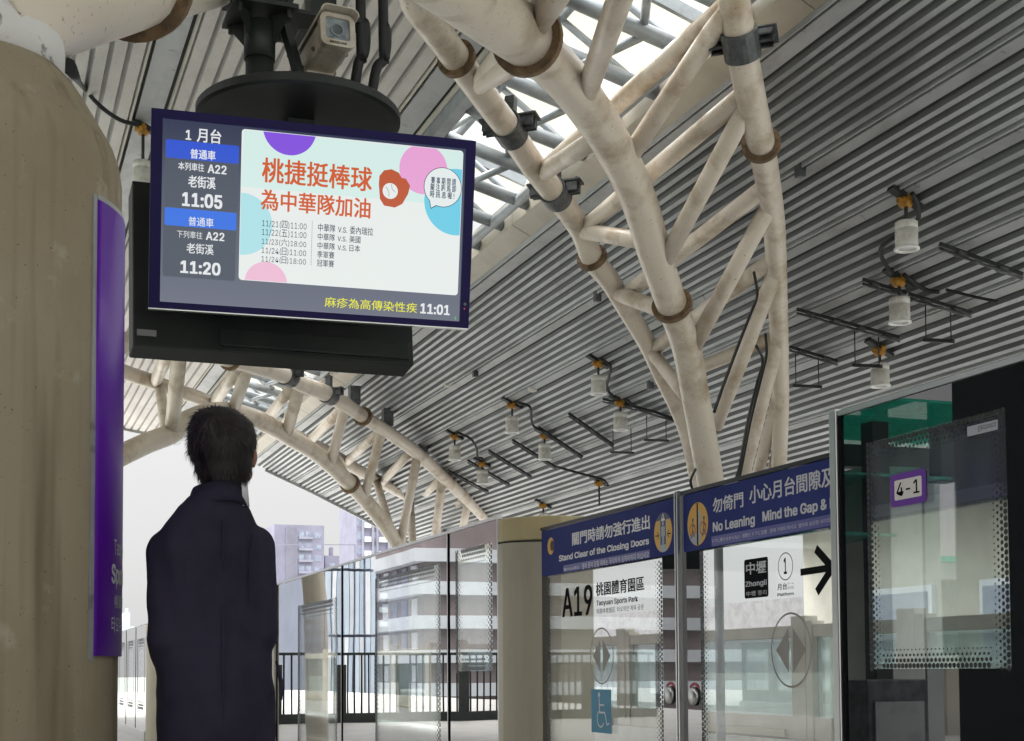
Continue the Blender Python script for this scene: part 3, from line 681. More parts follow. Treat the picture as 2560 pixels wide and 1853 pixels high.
def fixed_panel(y0, y1, win, label, group='fixed glass panels of the platform gates', sill=True, pitch=.022, wmat=None):
    """y0 < y1; win = (ya, yb, za, zb) clear window inside the black enamel border"""
    rt = empty('glass_gate_panel', (XF, (y0+y1)/2, 0), label, 'glass panel', group)
    ya, yb, za, zb = win; t0, t1 = XF, XF+.012
    mb = MB()
    for a, b, c, d in ((y0, ya, .12, TOPF), (yb, y1, .12, TOPF), (ya, yb, .12, za), (ya, yb, zb, TOPF)):
        if b > a and d > c: mb.box((t0, a, c), (t1, b, d))
    obj('black_border', mb, M_FRIT, rt)
    mb = MB(); mb.box((t0+.001, ya, za), (t1-.001, yb, zb)); gl = obj('clear_window', mb, wmat or M_GLW, rt)
    mb = MB(); dots(mb, -yb, za, -ya, zb, pitch, fx(XF)); d = obj('dotted_edge', mb, M_DOTS, rt)
    mb = MB(); mb.box((XF-.006, y0, TOPF+.0005), (XF+.02, y1, TOPF+.014)); mb.box((XF-.004, y0, .10), (XF+.016, y0+.010, TOPF)); obj('trim', mb, M_STAINLESS, rt)
    mb = MB(); mb.box((XF-.005, y1-.012, .10), (XF+.017, y1-.002, TOPF)); obj('gasket', mb, M_INK, rt)
    mb = MB(); mb.box((XF-.03, y0, 0), (XF+.10, y1, .118)); obj('kick_plate', mb, M_STAINLESS, rt)
    return rt
def yz(x, y, X=XF): p = onX(x, y, X); return p.y, p.z
yR = onX(2100, 1500, XF).y
wTL, wTR, wBR, wBL = yz(2164.5, 1109), yz(2513, 1019), yz(2535, 1671), yz(2178, 1672)
PR = fixed_panel(-1.55, yR-.012, (wTR[0], wTL[0], wBR[1], wTR[1]), 'dark mirror glass panel with a violet number tag at the right edge', pitch=.0150)
mb = MB(); mb.box((XF-.012, yR-.010, .02), (XF+.05, yR+.022, TOPF+.02)); obj('end_trim', mb, M_STAINLESS, PR, bevel=.004)
F = fx(XF)
tg = empty('door_number_tag', (XF, 2.8, 1.25), 'violet framed tag reading 4-1 stuck on the right glass panel', 'tag')
P0, P1 = ab(2060+288/1.722, 900+638/1.722, XF), ab(2060+439/1.722, 900+464/1.722, XF)
mb = MB(); put_poly(mb, rrect(P0[0], P0[1], P1[0], P1[1], .010), F, 0, .001); obj('violet_frame', mb, M_TAGP, tg)
mb = MB(); dx = (P1[0]-P0[0]); put_poly(mb, rrect(P0[0]+dx*.12, P0[1]+.016, P1[0]-dx*.12, P1[1]-.016, .005), F, 0, .002); wp = obj('white_field', mb, M_TAGW, tg)
mb = MB(); put_text(mb, '4-1', (P0[0]+dx*.18, P0[1]+.025), (P1[0]-dx*.18, P1[1]-.023), F, .010, 0, .003); obj('number', mb, M_INK, wp)
st = empty('maker_sticker', (XF, 2.5, 1.45), 'small grey sticker lettered Electronics at the top right of the dark glass', 'sticker')
P0, P1 = ab(2060+655/1.722, 900+322/1.722, XF), ab(2060+748/1.722, 900+256/1.722, XF)
mb = MB(); put_poly(mb, rrect(P0[0]-.03, P0[1], P1[0], P1[1], .002), F, 0, .001); obj('sticker_film', mb, M_PGREY, st)
mb = MB(); put_text(mb, 'Electronics', (P0[0]+.008, P0[1]+.018), (P1[0]-.006, P1[1]-.018), F, .01, 0, .002); obj('lettering', mb, M_CLAMP, st)
# three panes between the first door and the second
yA, yB, yC_, yD_ = onX(1247, 1500, XF).y, onX(1121, 1500, XF).y, onX(855, 1560, XF).y, onX(692, 1600, XF).y
w = [yz(1231, 1500)[0], yz(1139, 1500)[0]]
fixed_panel(yA, yB, (w[0], w[1], yz(1185, 1678)[1], 1.50), 'narrow glass gate panel beside the beige post', pitch=.024)
w = [yz(1101, 1500)[0], yz(938, 1500)[0]]
fixed_panel(yB, yC_, (w[0], w[1], .30, 1.46), 'middle glass gate panel reflecting the banded building', pitch=.026)
w = [yz(843, 1500)[0], yz(745, 1500)[0]]
fixed_panel(yC_, yD_, (w[0], w[1], .30, 1.40), 'farthest of the three glass gate panels, beside the man', pitch=.03)

def end_post(y0, y1, label):
    """rounded beige post at the far jamb of a door; y0 = near (door) side"""
    rt = empty('gate_post', (XF, y0, 0), label, 'post', 'beige posts of the platform gates')
    def plan(ins=0.0):
        pts = []
        for k in range(9):       # bulging face from the glass line round to the door side
            t = k/8; pts.append((XF-.012+ins+.20*(t**1.7), y1-.004-ins-(y1-y0)*(t**.75)*.98))
        pts += [(XF+.34, y0), (XF+.34, y1-.004-ins)]
        return pts
    h = TOPF+.005
    mb = MB(); mb.prism(plan(), (1, 0, 0), (0, 1, 0), (0, 0, 1), (0, 0, 0), h-.118)
    for i in range(len(mb.s)-9, len(mb.s)-2): mb.s[i] = False
    obj('shaft', mb, M_POST, rt, bevel=.006)
    mb = MB(); mb.prism(plan(.004), (1, 0, 0), (0, 1, 0), (0, 0, 1), (0, 0, h-.118), .005); obj('joint', mb, M_DARKGAP, rt)
    mb = MB(); mb.prism(plan(), (1, 0, 0), (0, 1, 0), (0, 0, 1), (0, 0, h-.113), .104); cp = obj('cap', mb, M_POSTCAP, rt, bevel=.010)
    return rt
P1_ = end_post(onX(1357, 1500, XD).y+.01, yA-.012, 'beige enamel post with a yellowish cap left of the first blue sign')

def door_leaf(y0, y1, label, left, gy):
    rt = empty('sliding_glass_door', (XD, (y0+y1)/2, 0), label, 'glass door', 'sliding glass doors of the platform gates')
    t0, t1 = XD, XD+.014; sw = .13
    za = 0.12
    wl, wr = (y0+.125, y1-.055) if left else (y0-.0+.055, y1-.125)
    mb = MB()
    for a, b in ((y0, wl), (wr, y1)): mb.box((t0, a, za), (t1, b, TOPD))
    mb.box((t0, wl, 1.318), (t1, wr, TOPD)); mb.box((t0, wl, za), (t1, wr, .24))
    obj('black_border', mb, M_FRITD, rt)
    mb = MB(); mb.box((t0+.001, wl, .24), (t1-.001, wr, 1.318)); gl = obj('pane', mb, M_GLD, rt)
    mb = MB(); dots(mb, -wr, .24, -wl, 1.31, .0165, fx(XD), (1, 1, 0, 0)); obj('dotted_edge', mb, M_DOTS, rt)
    mb = MB(); mb.box((XD-.006, y0, TOPD+.0005), (XD+.02, y1, TOPD+.012)); obj('trim', mb, M_FRAMEK, rt)
    e = y0 if left else y1
    mb = MB(); mb.box((XD-.012, e-(.014 if left else 0), .02), (XD+.04, e+(0 if left else .014), TOPD+.014)); obj('edge_seal', mb, M_FRAMEK, rt)
    mb = MB(); mb.box((XD-.016, e-(.024 if left else -.016), .02), (XD+.03, e-(.016 if left else -.024), TOPD+.01)); obj('bright_strip', mb, M_STAINLESS, rt)
    mb = MB(); mb.box((XD-.01, y0, 0.01), (XD+.05, y1, .118)); obj('kick_plate', mb, M_STAINLESS, rt)
    # key lock with its red arc
    p = onX(*gy, XD)
    mb = MB(); mb.rev([(.0, -.004), (.030, -.004), (.032, .0), (.030, .006), (.024, .009), (.0, .009)], (XD-.004, p.y, p.z), 28, axis=(-1, 0, 0), cap=False); lk = obj('lock', mb, M_STAINLESS, rt)
    mb = MB(); put_poly(mb, disc_poly((-p.y, p.z), .016), fx(XD), 0, .012); put_poly(mb, rrect(-p.y-.003, p.z-.008, -p.y+.003, p.z+.008, .002), fx(XD), 0, .0125); obj('keyhole', mb, M_CLAMP, lk)
    mb = MB(); a = [(.046*math.cos(R_(t)), .046*math.sin(R_(t))) for t in range(40, 141, 10)]; b = [(.036*math.cos(R_(t)), .036*math.sin(R_(t))) for t in range(140, 39, -10)]
    put_poly(mb, [(-p.y+u, p.z+v) for u, v in a+b], fx(XD), 0, .002); obj('red_arc', mb, M_PEACH, rt)
    return rt
yl0, yl1 = onX(1698, 1500, XD).y, onX(1355, 1500, XD).y
yr0, yr1 = yR-1.15, onX(1706, 1500, XD).y
G = fx(XD)
DL = door_leaf(yl0, yl1, 'glass door with the blue Stand Clear of the Closing Doors sign', True, (1677, 1738))
DR = door_leaf(yr0, yr1, 'glass door with the blue No Leaning sign and the black arrow', False, (1737, 1741))
def A4(x, y): return ab(1240+x/2.514, 1200+y/2.514, XD)
def A5(x, y): return ab(1660+x/2.24, 1120+y/2.24, XD)
def words(parent, name, body, bl, tr, mat_, bold=.012, lift=.003):
    mb = MB(); put_text(mb, body, bl, tr, G, bold, 0, lift); return obj(name, mb, mat_, parent)
ST0, ST1 = 1.322, 1.514
# left leaf sign
mb = MB(); put_poly(mb, rrect(-yl1+.004, ST0, -yl0-.022, ST1, .008), G, 0, .001); s1 = obj('header_sign', mb, M_NAVY, DL)
words(s1, 'lettering', '關門時請勿強行進出', A4(480, 415), A4(968, 215), M_WHITE, .028)
words(s1, 'lettering', 'Stand Clear of the Closing Doors', A4(397, 512), A4(963, 358), M_WHITE, .03)
mb = MB(); a, b = A4(425, 580), A4(967, 437); put_poly(mb, rrect(a[0], a[1], b[0], b[1], .001), G, 0, .002); obj('lilac_strip', mb, M_LILAC, s1)
words(s1, 'lettering', '駆け込み禁止', A4(428, 574), A4(525, 538), M_WHITE, .0)
words(s1, 'lettering', '열차 문이 닫힐 때에는 무리하게 승하차하지 마십시오', A4(543, 562), A4(963, 447), M_WHITE, .0)
def circ(x, yt, yb, fn): a = fn(x, yt); b = fn(x, yb); return (a[0], (a[1]+b[1])/2), abs(a[1]-b[1])/2
c, r = circ(1050, 205, 455, A4)
mb = MB(); put_poly(mb, disc_poly(c, r), G, 0, .002); pc = obj('pictogram', mb, M_PGREY, s1)
mb = MB()
for sg in (-1, 1):
    put_poly(mb, clip(disc_poly(c, r), c[0]+(-r if sg < 0 else r*.38), c[0]+(-r*.38 if sg < 0 else r), c[1]-r, c[1]+r*.62), G, 0, .0026)
obj('door_halves', mb, M_AMBER, pc)
mb = MB(); put_poly(mb, clip(disc_poly(c, r), c[0]-r, c[0]+r, c[1]+r*.62, c[1]+r), G, 0, .0026)
put_poly(mb, [(c[0]-r*.30, c[1]-r*.62), (c[0]+r*.30, c[1]-r*.62), (c[0]+r*.3, c[1]+r*.62), (c[0]-r*.3, c[1]+r*.62)], G, 0, .0026)
obj('gap', mb, M_PICTO, pc)
mb = MB(); put_poly(mb, disc_poly((c[0], c[1]+r*.45), r*.10, r*.12), G, 0, .0036); put_poly(mb, [(c[0]-r*.2, c[1]+r*.3), (c[0]+r*.2, c[1]+r*.3), (c[0]+r*.2, c[1]-r*.2), (c[0]+r*.1, c[1]-r*.2), (c[0]+r*.1, c[1]-r*.8), (c[0]+r*.02, c[1]-r*.8), (c[0], c[1]-r*.3), (c[0]-r*.02, c[1]-r*.8), (c[0]-r*.1, c[1]-r*.8), (c[0]-r*.1, c[1]-r*.2), (c[0]-r*.2, c[1]-r*.2)], G, 0, .0036); obj('figure', mb, M_PGREY, pc)
mb = MB(); put_poly(mb, [(c[0]-r*.22, c[1]+r*.58), (c[0]+r*.22, c[1]+r*.58), (c[0], c[1]+r*.98)], G, 0, .0036); obj('warning_triangle', mb, M_WHITE, pc)
mb = MB()
for sg in (-1, 1):
    x0 = c[0]+sg*r*.86; x1 = c[0]+sg*r*.46; yy_ = c[1]-r*.12; h = r*.03
    put_poly(mb, [(x0, yy_-h), (x1, yy_-h), (x1, yy_+h), (x0, yy_+h)], G, 0, .0036)
    for s_ in (-1, 1): put_poly(mb, [(x1, yy_), (x1, yy_+s_*h*1.4), (x1+sg*r*.17, yy_+s_*r*.2), (x1+sg*r*.2, yy_+s_*r*.15)], G, 0, .0036)
put_poly(mb, [(c[0]-.003, c[1]+r*.68), (c[0]+.003, c[1]+r*.68), (c[0]+.003, c[1]+r*.84), (c[0]-.003, c[1]+r*.84)], G, 0, .0042)
obj('arrows', mb, M_INK, pc)
c, r = circ(345, 362, 470, A4)
mb = MB(); put_poly(mb, disc_poly(c, r), G, 0, .002); ps = obj('pictogram', mb, M_AMBER, s1)
mb = MB(); put_poly(mb, disc_poly((c[0]+r*.45, c[1]), r*.62), G, 0, .0026); obj('dark_hand', mb, pmat('dark brown film', (.06, .02, .02), .5), ps)
# left leaf glass marks
words(DL, 'station_code', 'A19', A4(418, 864), A4(606, 655), M_INK, .018)
words(DL, 'lettering', '桃園體育園區', A4(630, 732), A4(932, 602), M_INK, .024)
words(DL, 'lettering', 'Taoyuan Sports Park', A4(632, 790), A4(893, 728), M_INK, .022)
words(DL, 'lettering', '桃園体育園区  타오위안 체육 공원', A4(633, 843), A4(928, 779), M_INK, .0)
def openmark(parent, c, r):
    mb = MB(); ringpoly(mb, c, r, r*.055, G, 0, .002); o = obj('opening_mark', mb, M_STONE, parent)
    mb = MB()
    for sg in (-1, 1): put_poly(mb, [(c[0]+sg*r*.10, c[1]+r*.60), (c[0]+sg*r*.74, c[1]), (c[0]+sg*r*.10, c[1]-r*.60)][::sg], G, 0, .002)
    obj('half_diamonds', mb, M_STONE, o)
c, r = circ(663, 927, 1285, A4); openmark(DL, c, r)
a, b = A4(602, 1585), A4(725, 1318)
mb = MB(); put_poly(mb, rrect(a[0], a[1], b[0], b[1], .003), G, 0, .002); wc = obj('wheelchair_sticker', mb, M_TEAL, DL)
mb = MB(); w_, h_ = b[0]-a[0], b[1]-a[1]
W = lambda u, v: (a[0]+u*w_, a[1]+v*h_)
put_poly(mb, disc_poly(W(.40, .875), .055*h_, .055*h_, 20), G, 0, .003)
def stroke(mb, pts, w, frame, lift):
    for (p, q) in zip(pts, pts[1:]):
        d = Vector((q[0]-p[0], q[1]-p[1])); n = Vector((-d.y, d.x)).normalized()*w/2; e = d.normalized()*w*.3
        put_poly(mb, [(p[0]-e.x+n.x, p[1]-e.y+n.y), (p[0]-e.x-n.x, p[1]-e.y-n.y), (q[0]+e.x-n.x, q[1]+e.y-n.y), (q[0]+e.x+n.x, q[1]+e.y+n.y)], frame, 0, lift); lift += 2e-5
sw = .035*h_
stroke(mb, [W(.40, .80), W(.42, .47), W(.68, .47), W(.78, .20), W(.88, .23)], sw*1.15, G, .003)
stroke(mb, [W(.42, .64), W(.64, .64)], sw, G, .0032)
cc_ = W(.47, .33); rr = .19*h_
stroke(mb, [(cc_[0]+rr*math.cos(R_(t))*1.0, cc_[1]+rr*math.sin(R_(t))) for t in range(125, 341, 12)], sw, G, .0034)
obj('wheelchair_symbol', mb, M_LETTER, wc)
# right leaf
mb = MB(); put_poly(mb, rrect(-yr1+.016, ST0, -yr0-.004, ST1, .008), G, 0, .001); s2 = obj('header_sign', mb, M_NAVY, DR)
words(s2, 'lettering', '勿倚門', A5(275, 368), A5(445, 242), M_LETTER, .024)
words(s2, 'lettering', '小心月台間隙及階差', A5(480, 316), ab(1660+1108/2.24, 1120+62/2.24, XD), M_LETTER, .024)
words(s2, 'lettering', 'No Leaning', A5(275, 470), A5(510, 368), M_LETTER, .03)
words(s2, 'lettering', 'Mind the Gap & Edge', A5(553, 412), ab(1660+1062/2.24, 1120+250/2.24, XD), M_LETTER, .03)
mb = MB(); a, b = A5(268, 552), (-yr0-.03, 0); c2 = A5(268, 497)
put_poly(mb, [(a[0], a[1]), (b[0], a[1]), (b[0], c2[1]), (a[0], c2[1])], G, 0, .002); obj('lilac_strip', mb, M_LILAC, s2)
words(s2, 'lettering', 'ドアに寄りかからない  隙間とドアに注意   문에 기대지 마시고  열차와 승강장 사이의 간격', A5(273, 534), A5(975, 383), M_LETTER, .0)
c, r = circ(188, 305, 547, A5)
mb = MB(); put_poly(mb, disc_poly(c, r), G, 0, .002); pc = obj('pictogram', mb, M_AMBER, s2)
mb = MB(); put_poly(mb, [(c[0]-r*.08, c[1]-r*.98), (c[0]+r*.05, c[1]-r*.98), (c[0]+r*.05, c[1]+r*.98), (c[0]-r*.08, c[1]+r*.98)], G, 0, .0028); obj('door_line', mb, M_INK, pc)
mb = MB(); put_poly(mb, clip(disc_poly(c, r*.98), c[0]-r, c[0]-r*.09, c[1]-r, c[1]-r*.45), G, 0, .0026); put_poly(mb, [(c[0]+r*.06, c[1]-r*.9), (c[0]+r*.30, c[1]-r*.85), (c[0]+r*.3, c[1]+r*.45), (c[0]+r*.06, c[1]+r*.75)], G, 0, .0026); obj('train_side', mb, M_PGREY, pc)
mb = MB()
for sg, q in ((-1, .46), (1, .62)):
    x0 = c[0]+sg*r*q; put_poly(mb, disc_poly((x0, c[1]+r*.22), r*.09), G, 0, .0036); stroke(mb, [(x0, c[1]+r*.1), (x0-r*.03, c[1]-r*.25), (x0-r*.16, c[1]-r*.6)], r*.09, G, .0036); stroke(mb, [(x0-r*.03, c[1]-r*.25), (x0+r*.14, c[1]-r*.55)], r*.08, G, .0038); stroke(mb, [(x0, c[1]+r*.02), (x0+r*.2, c[1]-r*.12)], r*.06, G, .004)
obj('figures', mb, M_PICTO, pc)
mb = MB()
for sg in (-1, 1): ringpoly(mb, (c[0]+sg*r*.5, c[1]-r*.25), r*.30, r*.05, G, 0, .0044, 28)
obj('forbidden_rings', mb, M_PEACH, pc)
a, b = A5(453, 845), A5(583, 608)
mb = MB(); put_poly(mb, rrect(a[0], a[1], b[0], b[1], .008), G, 0, .002); zb_ = obj('destination_sticker', mb, M_INK, DR)
words(zb_, 'lettering', '中壢', A5(462, 712), A5(573, 628), M_LETTER, .02)
words(zb_, 'lettering', 'Zhongli', A5(458, 778), A5(577, 735), M_LETTER, .02)
words(zb_, 'lettering', '中壢 쫑리', A5(463, 832), A5(575, 793), M_LETTER, .0)
c, r = circ(680, 585, 742, A5)
mb = MB(); ringpoly(mb, c, r, r*.07, G, 0, .002); pr_ = obj('platform_number', mb, M_INK, DR)
words(pr_, 'number', '1', (c[0]-r*.22, c[1]-r*.55), (c[0]+r*.2, c[1]+r*.62), M_INK, .02)
words(DR, 'lettering', '月台', A5(637, 798), A5(690, 755), M_INK, .02)
words(DR, 'lettering', 'ホーム', A5(693, 766), A5(728, 749), M_INK, .0)
words(DR, 'lettering', '승강장', A5(693, 792), A5(728, 772), M_INK, .0)
words(DR, 'lettering', 'Platform', A5(637, 832), A5(728, 805), M_INK, .022)
mb = MB(); stroke(mb, [A5(772, 696), A5(930, 672)], .020, G, .002); stroke(mb, [A5(858, 572), A5(945, 671)], .026, G, .0026); stroke(mb, [A5(945, 671), A5(864, 798)], .026, G, .003); obj('arrow', mb, M_INK, DR)
c, r = circ(708, 920, 1344, A5); openmark(DR, c, r)
# door threshold beam between posts
# ---- farther gates along the platform edge
PER = 7.08
def far_module(k, first=False):
    o = k*PER
    y0, y1 = yR+o, yl1+o
    nm = {1: 'second', 2: 'third', 3: 'fourth'}[k]
    for nme, a, b, lf in (('far', (y0+y1)/2+.015, y1, True), ('near', y0, (y0+y1)/2-.015, False)):
        rt = empty('sliding_glass_door', (XD, a, 0), f'{nme} leaf of the {nm} platform door, farther along behind the man', 'glass door', 'sliding glass doors of the platform gates')
        mb = MB()
        for u, v in ((a, a+.1), (b-.1, b)): mb.box((XD, u, .12), (XD+.014, v, TOPD))
        mb.box((XD, a+.1, 1.318), (XD+.014, b-.1, TOPD)); mb.box((XD, a+.1, .12), (XD+.014, b-.1, .24)); obj('black_border', mb, M_FRITD, rt)
        mb = MB(); mb.box((XD+.001, a+.1, .24), (XD+.013, b-.1, 1.318)); obj('pane', mb, M_GLD, rt)
        mb = MB(); put_poly(mb, rrect(-b+.02, ST0, -a-.02, ST1, .008), G, 0, .001); obj('header_sign', mb, M_NAVY, rt)
    end_post(y1+.02, y1+.26, f'beige gate post at the end of the {nm} platform door')
    ya = y1+.26; st_ = (PER-(yl1+.26-yR))/3
    mb = MB(); 
    for j in range(3):
        u, v = ya+j*st_, ya+(j+1)*st_
        nth = ['nearest', 'middle', 'last'][j]
        fixed_panel(u, v-.002, (u+.2, v-.2, .4, 1.42), f'{nth} glass gate panel after the {nm} platform door', pitch=.05)
far_module(1); far_module(2); far_module(3)
mb = MB(); mb.box((XF-.02, yD_+.002, 0), (XF+.16, yD_+.09, TOPF+.016)); tag(obj('gate_end_frame', mb, M_CREAM, bevel=.012), 'narrow beige end frame of the glass gates next to the man', 'post', 'beige posts of the platform gates')

# ---- platform edge beyond the tracks: a second line of gates facing us
M_OPG = glassmat('pale green gate glass', (.60, .70, .70), .16, haze=.20, hazecol=(.62, .70, .70))
XO = 10.0
yo = 8.0; kinds = 0
while yo < 44:
    w = 2.3 if kinds % 2 == 0 else 3.2
    ordn = ['first', 'second', 'third', 'fourth', 'fifth', 'sixth', 'seventh', 'eighth', 'ninth', 'tenth', 'eleventh', 'twelfth', 'thirteenth', 'fourteenth'][kinds]
    rt = empty('far_gate', (XO, yo, 0), f'cream framed gate with pale green glass across the tracks, {ordn} from the near end', 'platform gate', 'gates of the opposite platform')
    mb = MB(); mb.box((XO, yo, 0), (XO+.2, yo+.34, 1.62)); mb.box((XO, yo+w-.16, 0), (XO+.2, yo+w-.01, 1.55)); mb.box((XO+.02, yo+.34, 1.34), (XO+.18, yo+w-.16, 1.50)); mb.box((XO+.02, yo+.34, 0), (XO+.18, yo+w-.16, .30)); obj('frame', mb, M_CREAM, rt, bevel=.01)
    mb = MB(); mb.box((XO+.08, yo+.34, .30), (XO+.095, yo+w-.16, 1.34)); obj('pane', mb, M_OPG, rt)
    if kinds % 2 == 0:
        mb = MB(); mb.box((XO+.06, yo+w/2+.06, .30), (XO+.12, yo+w/2+.14, 1.34)); obj('mullion', mb, M_CLAMP, rt)
        mb = MB(); ringpoly(mb, (-(yo+w*.34), .85), .13, .012, lambda a, b, l=0.: Vector((XO+.075, -a, b))); obj('mark', mb, M_STONE, rt)
    else:
        mb = MB(); mb.box((XO-.02, yo+.5, .02), (XO-.002, yo+w-.4, .12)); obj('edge_strip', mb, M_POST, rt)
    yo += w; kinds += 1
# ------------------------------------------------------------------ hanging information display
SC = Vector((1.0971, 4.9, 2.5409)); SYW, STL, SRL = -.0886, .1759, -.0048; SWD, SHT = 1.156, .679
_ex = Vector((math.cos(SYW), math.sin(SYW), 0)); _n = Vector((math.sin(SYW), -math.cos(SYW), 0)); _up = math.cos(STL)*Vector((0, 0, 1))+math.sin(STL)*_n
E1 = math.cos(SRL)*_ex+math.sin(SRL)*_up; E2 = -math.sin(SRL)*_ex+math.cos(SRL)*_up; EN = E1.cross(E2)
if EN.y > 0: EN = -EN
def S(a, b, l=0.0): return SC+E1*a+E2*b+EN*(l*.25+.0005-.010)
def sp(x, y):           # pixel of the enlarged display -> the display's own plane
    d = ray(340+x/2.4144, 240+y/2.4144); t = (SC-C0).dot(EN)/d.dot(EN); p = C0+d*t-SC; return (p.dot(E1), p.dot(E2))
DS = empty('information_display', (SC.x, SC.y, 2.2), 'lit passenger information screen hanging beside the column, showing train times', 'screen')
hw, hh = SWD/2, SHT/2
l0, l1 = sp(162, 130), sp(1955, 1355); LX0, LX1 = l0[0], l1[0]; LY1, LY0 = sp(162, 130)[1], sp(135, 1240)[1]
M_BEZ = pmat('glossy indigo black bezel', (.014, .009, .085), .35, 0, spec=.12)
mb = MB()
for (a0, b0, a1, b1) in ((-hw, -hh, LX0, hh), (LX1, -hh, hw, hh), (LX0, LY1, LX1, hh), (LX0, -hh, LX1, LY0)):
    mb.obox(SC+E1*(a0+a1)/2+E2*(b0+b1)/2-EN*.03, E1*(a1-a0)/2, E2*(b1-b0)/2, EN*.03)
obj('bezel', mb, M_BEZ, DS)
mb = MB(); mb.obox(SC-EN*.092, E1*(hw-.004), E2*(hh-.004), EN*.0315); obj('housing', mb, M_BLACK, DS)
mb = MB()
mb.obox(SC-E2*(hh+.002)-EN*.035, E1*hw, E2*.002, EN*.034)
obj('silver_edge', mb, M_STAINLESS, DS)
def em(n, r, g_, b, s=.35): return emat(n, (r, g_, b), s)
m, nt, out = nodes('lit screen background')       # the dark slate page of the screen, a little lighter towards its foot
e = N(nt, 'ShaderNodeEmission'); tcn = N(nt, 'ShaderNodeTexCoord'); sx = N(nt, 'ShaderNodeSeparateXYZ'); nt.links.new(tcn.outputs['Object'], sx.inputs[0])
mr = N(nt, 'ShaderNodeMapRange'); mr.inputs['From Min'].default_value = SC.z-hh; mr.inputs['From Max'].default_value = SC.z+hh; nt.links.new(sx.outputs['Z'], mr.inputs['Value'])
mx = N(nt, 'ShaderNodeMix', data_type='RGBA'); mx.inputs['A'].default_value = (.050, .054, .070, 1); mx.inputs['B'].default_value = (.007, .010, .024, 1); nt.links.new(mr.outputs[0], mx.inputs['Factor']); nt.links.new(mx.outputs['Result'], e.inputs['Color'])
gg = N(nt, 'ShaderNodeBsdfGlossy'); gg.inputs['Roughness'].default_value = .08; gg.inputs['Color'].default_value = (.03, .03, .036, 1); aa = N(nt, 'ShaderNodeAddShader')
nt.links.new(e.outputs[0], aa.inputs[0]); nt.links.new(gg.outputs[0], aa.inputs[1]); nt.links.new(aa.outputs[0], out.inputs[0]); M_SCBG = m
mb = MB(); put_poly(mb, [(LX0, LY0), (LX1, LY0), (LX1, LY1), (LX0, LY1)], S, 0, 0); scr = obj('lit_screen', mb, M_SCBG, DS)
E_W = em('screen white', .78, .80, .82); E_BL = em('screen blue', .012, .075, .62); E_AD = em('screen pale aqua', .66, .84, .80); E_AD2 = em('screen white page', .80, .84, .82)
E_PU = em('screen purple', .22, .07, .72); E_PK = em('screen pink', .80, .36, .66); E_PK2 = em('screen pale pink', .85, .50, .66); E_CY = em('screen cyan', .14, .60, .78); E_CY2 = em('screen pale cyan', .42, .75, .80)
E_OR = em('screen orange red', .62, .085, .004); E_NV = em('screen navy ink', .012, .016, .06); E_GL = em('screen glove orange', .50, .075, .012); E_YE = em('screen yellow', .82, .80, .02); E_BX = em('screen slate card', .06, .072, .105); E_GN = em('screen green', .05, .6, .1); E_BL2 = em('screen light blue', .02, .15, .75)
def sbox(p, q): return (min(p[0], q[0]), min(p[1], q[1]), max(p[0], q[0]), max(p[1], q[1]))
def scard(name, p, q, r, m_, lift): 
    x0, y0, x1, y1 = sbox(sp(*p), sp(*q)); mb = MB(); put_poly(mb, rrect(x0, y0, x1, y1, r), S, 0, lift); return obj(name, mb, m_, scr)
def stext(body, p, q, m_, bold=.02, lift=.006, name='lettering', spread=None):
    mb = MB(); put_text(mb, body, sp(*p), sp(*q), S, bold, 0, lift); return obj(name, mb, m_, scr)
scard('train_card', (172, 665), (622, 300), .008, E_BX, .001); scard('train_card', (160, 1085), (608, 710), .008, E_BX, .001)
scard('blue_bar', (180, 367), (624, 300), .006, E_BL, .002); scard('blue_bar', (172, 776), (608, 705), .006, E_BL2, .002)
x0, y0, x1, y1 = sbox(sp(620, 1108), sp(1980, 330)); AY1 = sp(645, 195)[1]; y1 = (y1+AY1)/2
mb = MB(); put_poly(mb, rrect(x0, y0, x1, y1, .012), S, 0, .002); ad = obj('notice_page', mb, E_AD2, scr)
AX = (x0+.002, x1-.002, y0+.002, y1-.002)
def scirc(name, c, edge, m_, lift):
    a, b = sp(*c), sp(*edge); r = math.hypot(a[0]-b[0], a[1]-b[1]); mb = MB(); put_poly(mb, clip(disc_poly(a, r, n=64), *AX), S, 0, lift); return obj(name, mb, m_, scr)
mb = MB(); put_poly(mb, clip([(x0, y0+(y1-y0)*.62), (x1, y0+(y1-y0)*.62), (x1, y1-.004), (x0+.008, y1-.004)], *AX), S, 0, .0024); obj('aqua_field', mb, E_AD, scr)
scirc('cyan_disc', (640, 770), (815, 720), E_CY2, .003); scirc('purple_disc', (930, 190), (1088, 235), E_PU, .003)
scirc('cyan_disc', (1935, 640), (1745, 660), E_CY, .003); scirc('pink_disc', (1738, 440), (1740, 592), E_PK, .0034); scirc('pink_disc', (785, 1130), (913, 1125), E_PK2, .003)
for txt, p, q, b in (('桃捷挺棒球', (760, 518), (1430, 430), .02), ('為中華隊加油', (752, 684), (1420, 618), .02)): stext(txt, p, q, E_OR, b, .005)
for i, t in enumerate(('11/21(四)11:00', '11/22(五)11:00', '11/23(六)18:00', '11/24(日)11:00', '11/24(日)18:00')):
    yb = (790, 843, 897, 952, 1003)[i]; yt = (763, 816, 870, 925, 978)[i]; stext(t, (762-i, yb), (1032-i, yt), E_NV, .0, .005)
for t, p, q in (('中華隊 V.S. 委內瑞拉', (1100, 815), (1435, 795)), ('中華隊 V.S. 美國', (1098, 868), (1358, 846)), ('中華隊 V.S. 日本', (1097, 922), (1356, 900)), ('季軍賽', (1095, 975), (1200, 940)), ('冠軍賽', (1093, 1027), (1198, 992))): stext(t, p, q, E_NV, .008, .005)
mb = MB()
